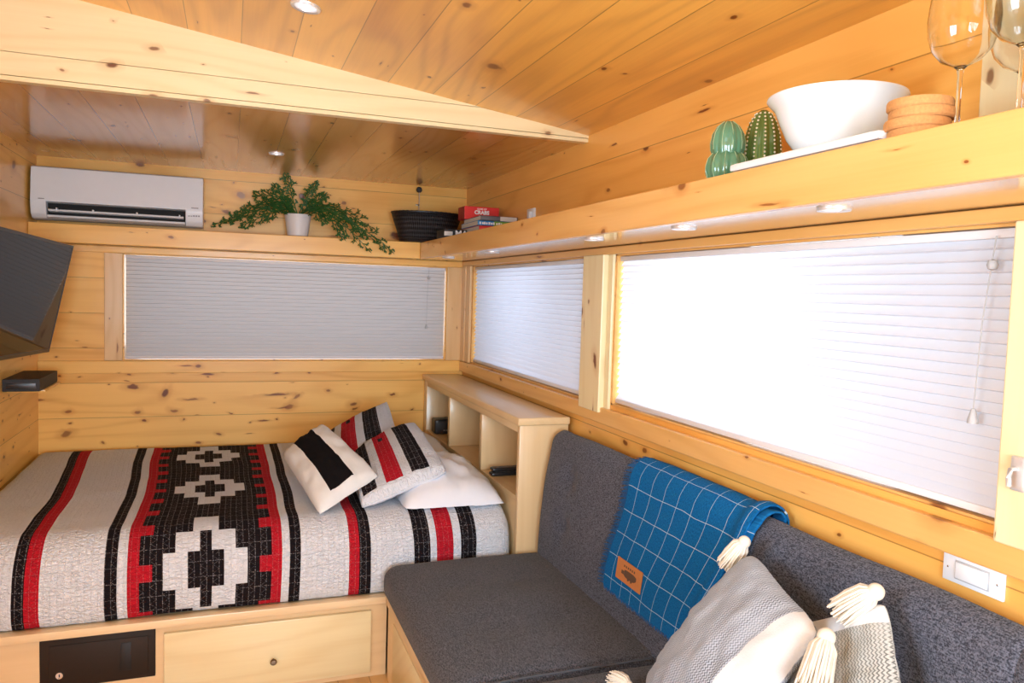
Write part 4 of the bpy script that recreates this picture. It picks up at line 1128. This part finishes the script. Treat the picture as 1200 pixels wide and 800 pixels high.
# ------------------------------------------------------------------ wall plate and latch
t = thing('wall_plate', 'white rectangular switch plate on the wall between sofa back and window sill', 'switch plate', (0, -3.525, -.51))
bm = B(); box(bm, -.007, 0., -3.592, -3.462, -.545, -.4885, .002); emit('plate', bm, 'white', t)
bm = B(); box(bm, -.0078, -.0065, -3.564, -3.490, -.536, -.498, .0004); emit('rocker_frame', bm, 'cord', t)
bm = B(); box(bm, -.0115, -.0075, -3.561, -3.493, -.533, -.501, .0015); emit('rocker', bm, 'white', t)
for y in (-3.580, -3.474):
    bm = B(); box(bm, -.0082, -.0065, y-.0018, y+.0018, -.5185, -.515, .0005); emit('screw', bm, 'chrome', t)
t = thing('window_latch', 'small chrome catch on the pale post at the right edge of the big window', 'latch', (-.03, -3.62, -.29))
bm = B(); rbox(bm, -.0385, -.030, -3.640, -3.610, -.325, -.262, .004, (5, 6, 8)); emit('latch_plate', bm, 'satin', t)
bm = B(); tube(bm, [(-.038, -3.622, -.285), (-.052, -3.622, -.285), (-.056, -3.622, -.300), (-.054, -3.622, -.315)], .0045, 10); emit('latch_lever', bm, 'satin', t)

# ------------------------------------------------------------------ light
w = bpy.data.worlds.new('daylight'); S.world = w; w.use_nodes = True
bgn = w.node_tree.nodes['Background']; bgn.inputs[0].default_value = (.80, .88, 1., 1); bgn.inputs[1].default_value = .6
def area(name, loc, target, sx, sy, power, col=(1, 1, 1)):
    l = bpy.data.lights.new(name, 'AREA'); l.shape = 'RECTANGLE'; l.size = sx; l.size_y = sy; l.energy = power; l.color = col
    o = bpy.data.objects.new(name, l); COL.objects.link(o); o.location = (loc[0], loc[1], loc[2]+H)
    d = Vector(target)-Vector(loc); o.rotation_euler = d.to_track_quat('-Z', 'Z').to_euler(); return o
# daylight outside the shaded windows (strong on the sunny right side)
area('daylight_big_window', (.50, -2.50, -.12), (0, -2.50, -.15), 1.45, .7, 18, (.86, .93, 1.))
area('daylight_middle_window', (.50, -.85, .1), (0, -.85, -.1), 1.5, .8, 9.5, (.72, .83, 1.))
area('daylight_back_window', (-1., .6, .0), (-1., 0, -.13), 1.8, .8, 8., (1., .955, .945))
# added fill lamps in the made-up openings beside and behind the camera
area('added_fill_left', (XL-.03, -3.95, 0.), (0, -3.95, -.05), 1.8, .78, 98, (.69, .855, 1.))
area('added_fill_rear', (-1.15, YR-.03, -.1), (-1.15, 0, -.05), 1.5, .98, 146, (.69, .855, 1.))

# ------------------------------------------------------------------ camera
cam = bpy.data.cameras.new('camera'); cam.sensor_width = 36.; cam.lens = 898.264/1200*36.; cam.clip_start = .02
co = bpy.data.objects.new('camera', cam); COL.objects.link(co); S.camera = co
rx, ry, rz = [math.radians(v) for v in (-3.55133672, -1.76968, -20.22039987)]
Rm = Matrix.Rotation(rz, 3, 'Z') @ Matrix.Rotation(rx, 3, 'X') @ Matrix.Rotation(ry, 3, 'Y')
m = Matrix((Rm @ Vector((1, 0, 0)), Rm @ Vector((0, 0, 1)), Rm @ Vector((0, -1, 0)))).transposed().to_4x4()
m.translation = Vector((-1.36053168, -4.58140009, H)); co.matrix_world = m
S.view_settings.view_transform = 'Standard'; S.view_settings.look = 'None'; S.view_settings.gamma = 1.; S.view_settings.use_curve_mapping = False
S.view_settings.exposure = 0.
S.cycles.use_denoising = True; S.cycles.max_bounces = 10; S.cycles.transmission_bounces = 10; S.cycles.sample_clamp_indirect = 8.
S.cycles.caustics_reflective = False; S.cycles.caustics_refractive = False
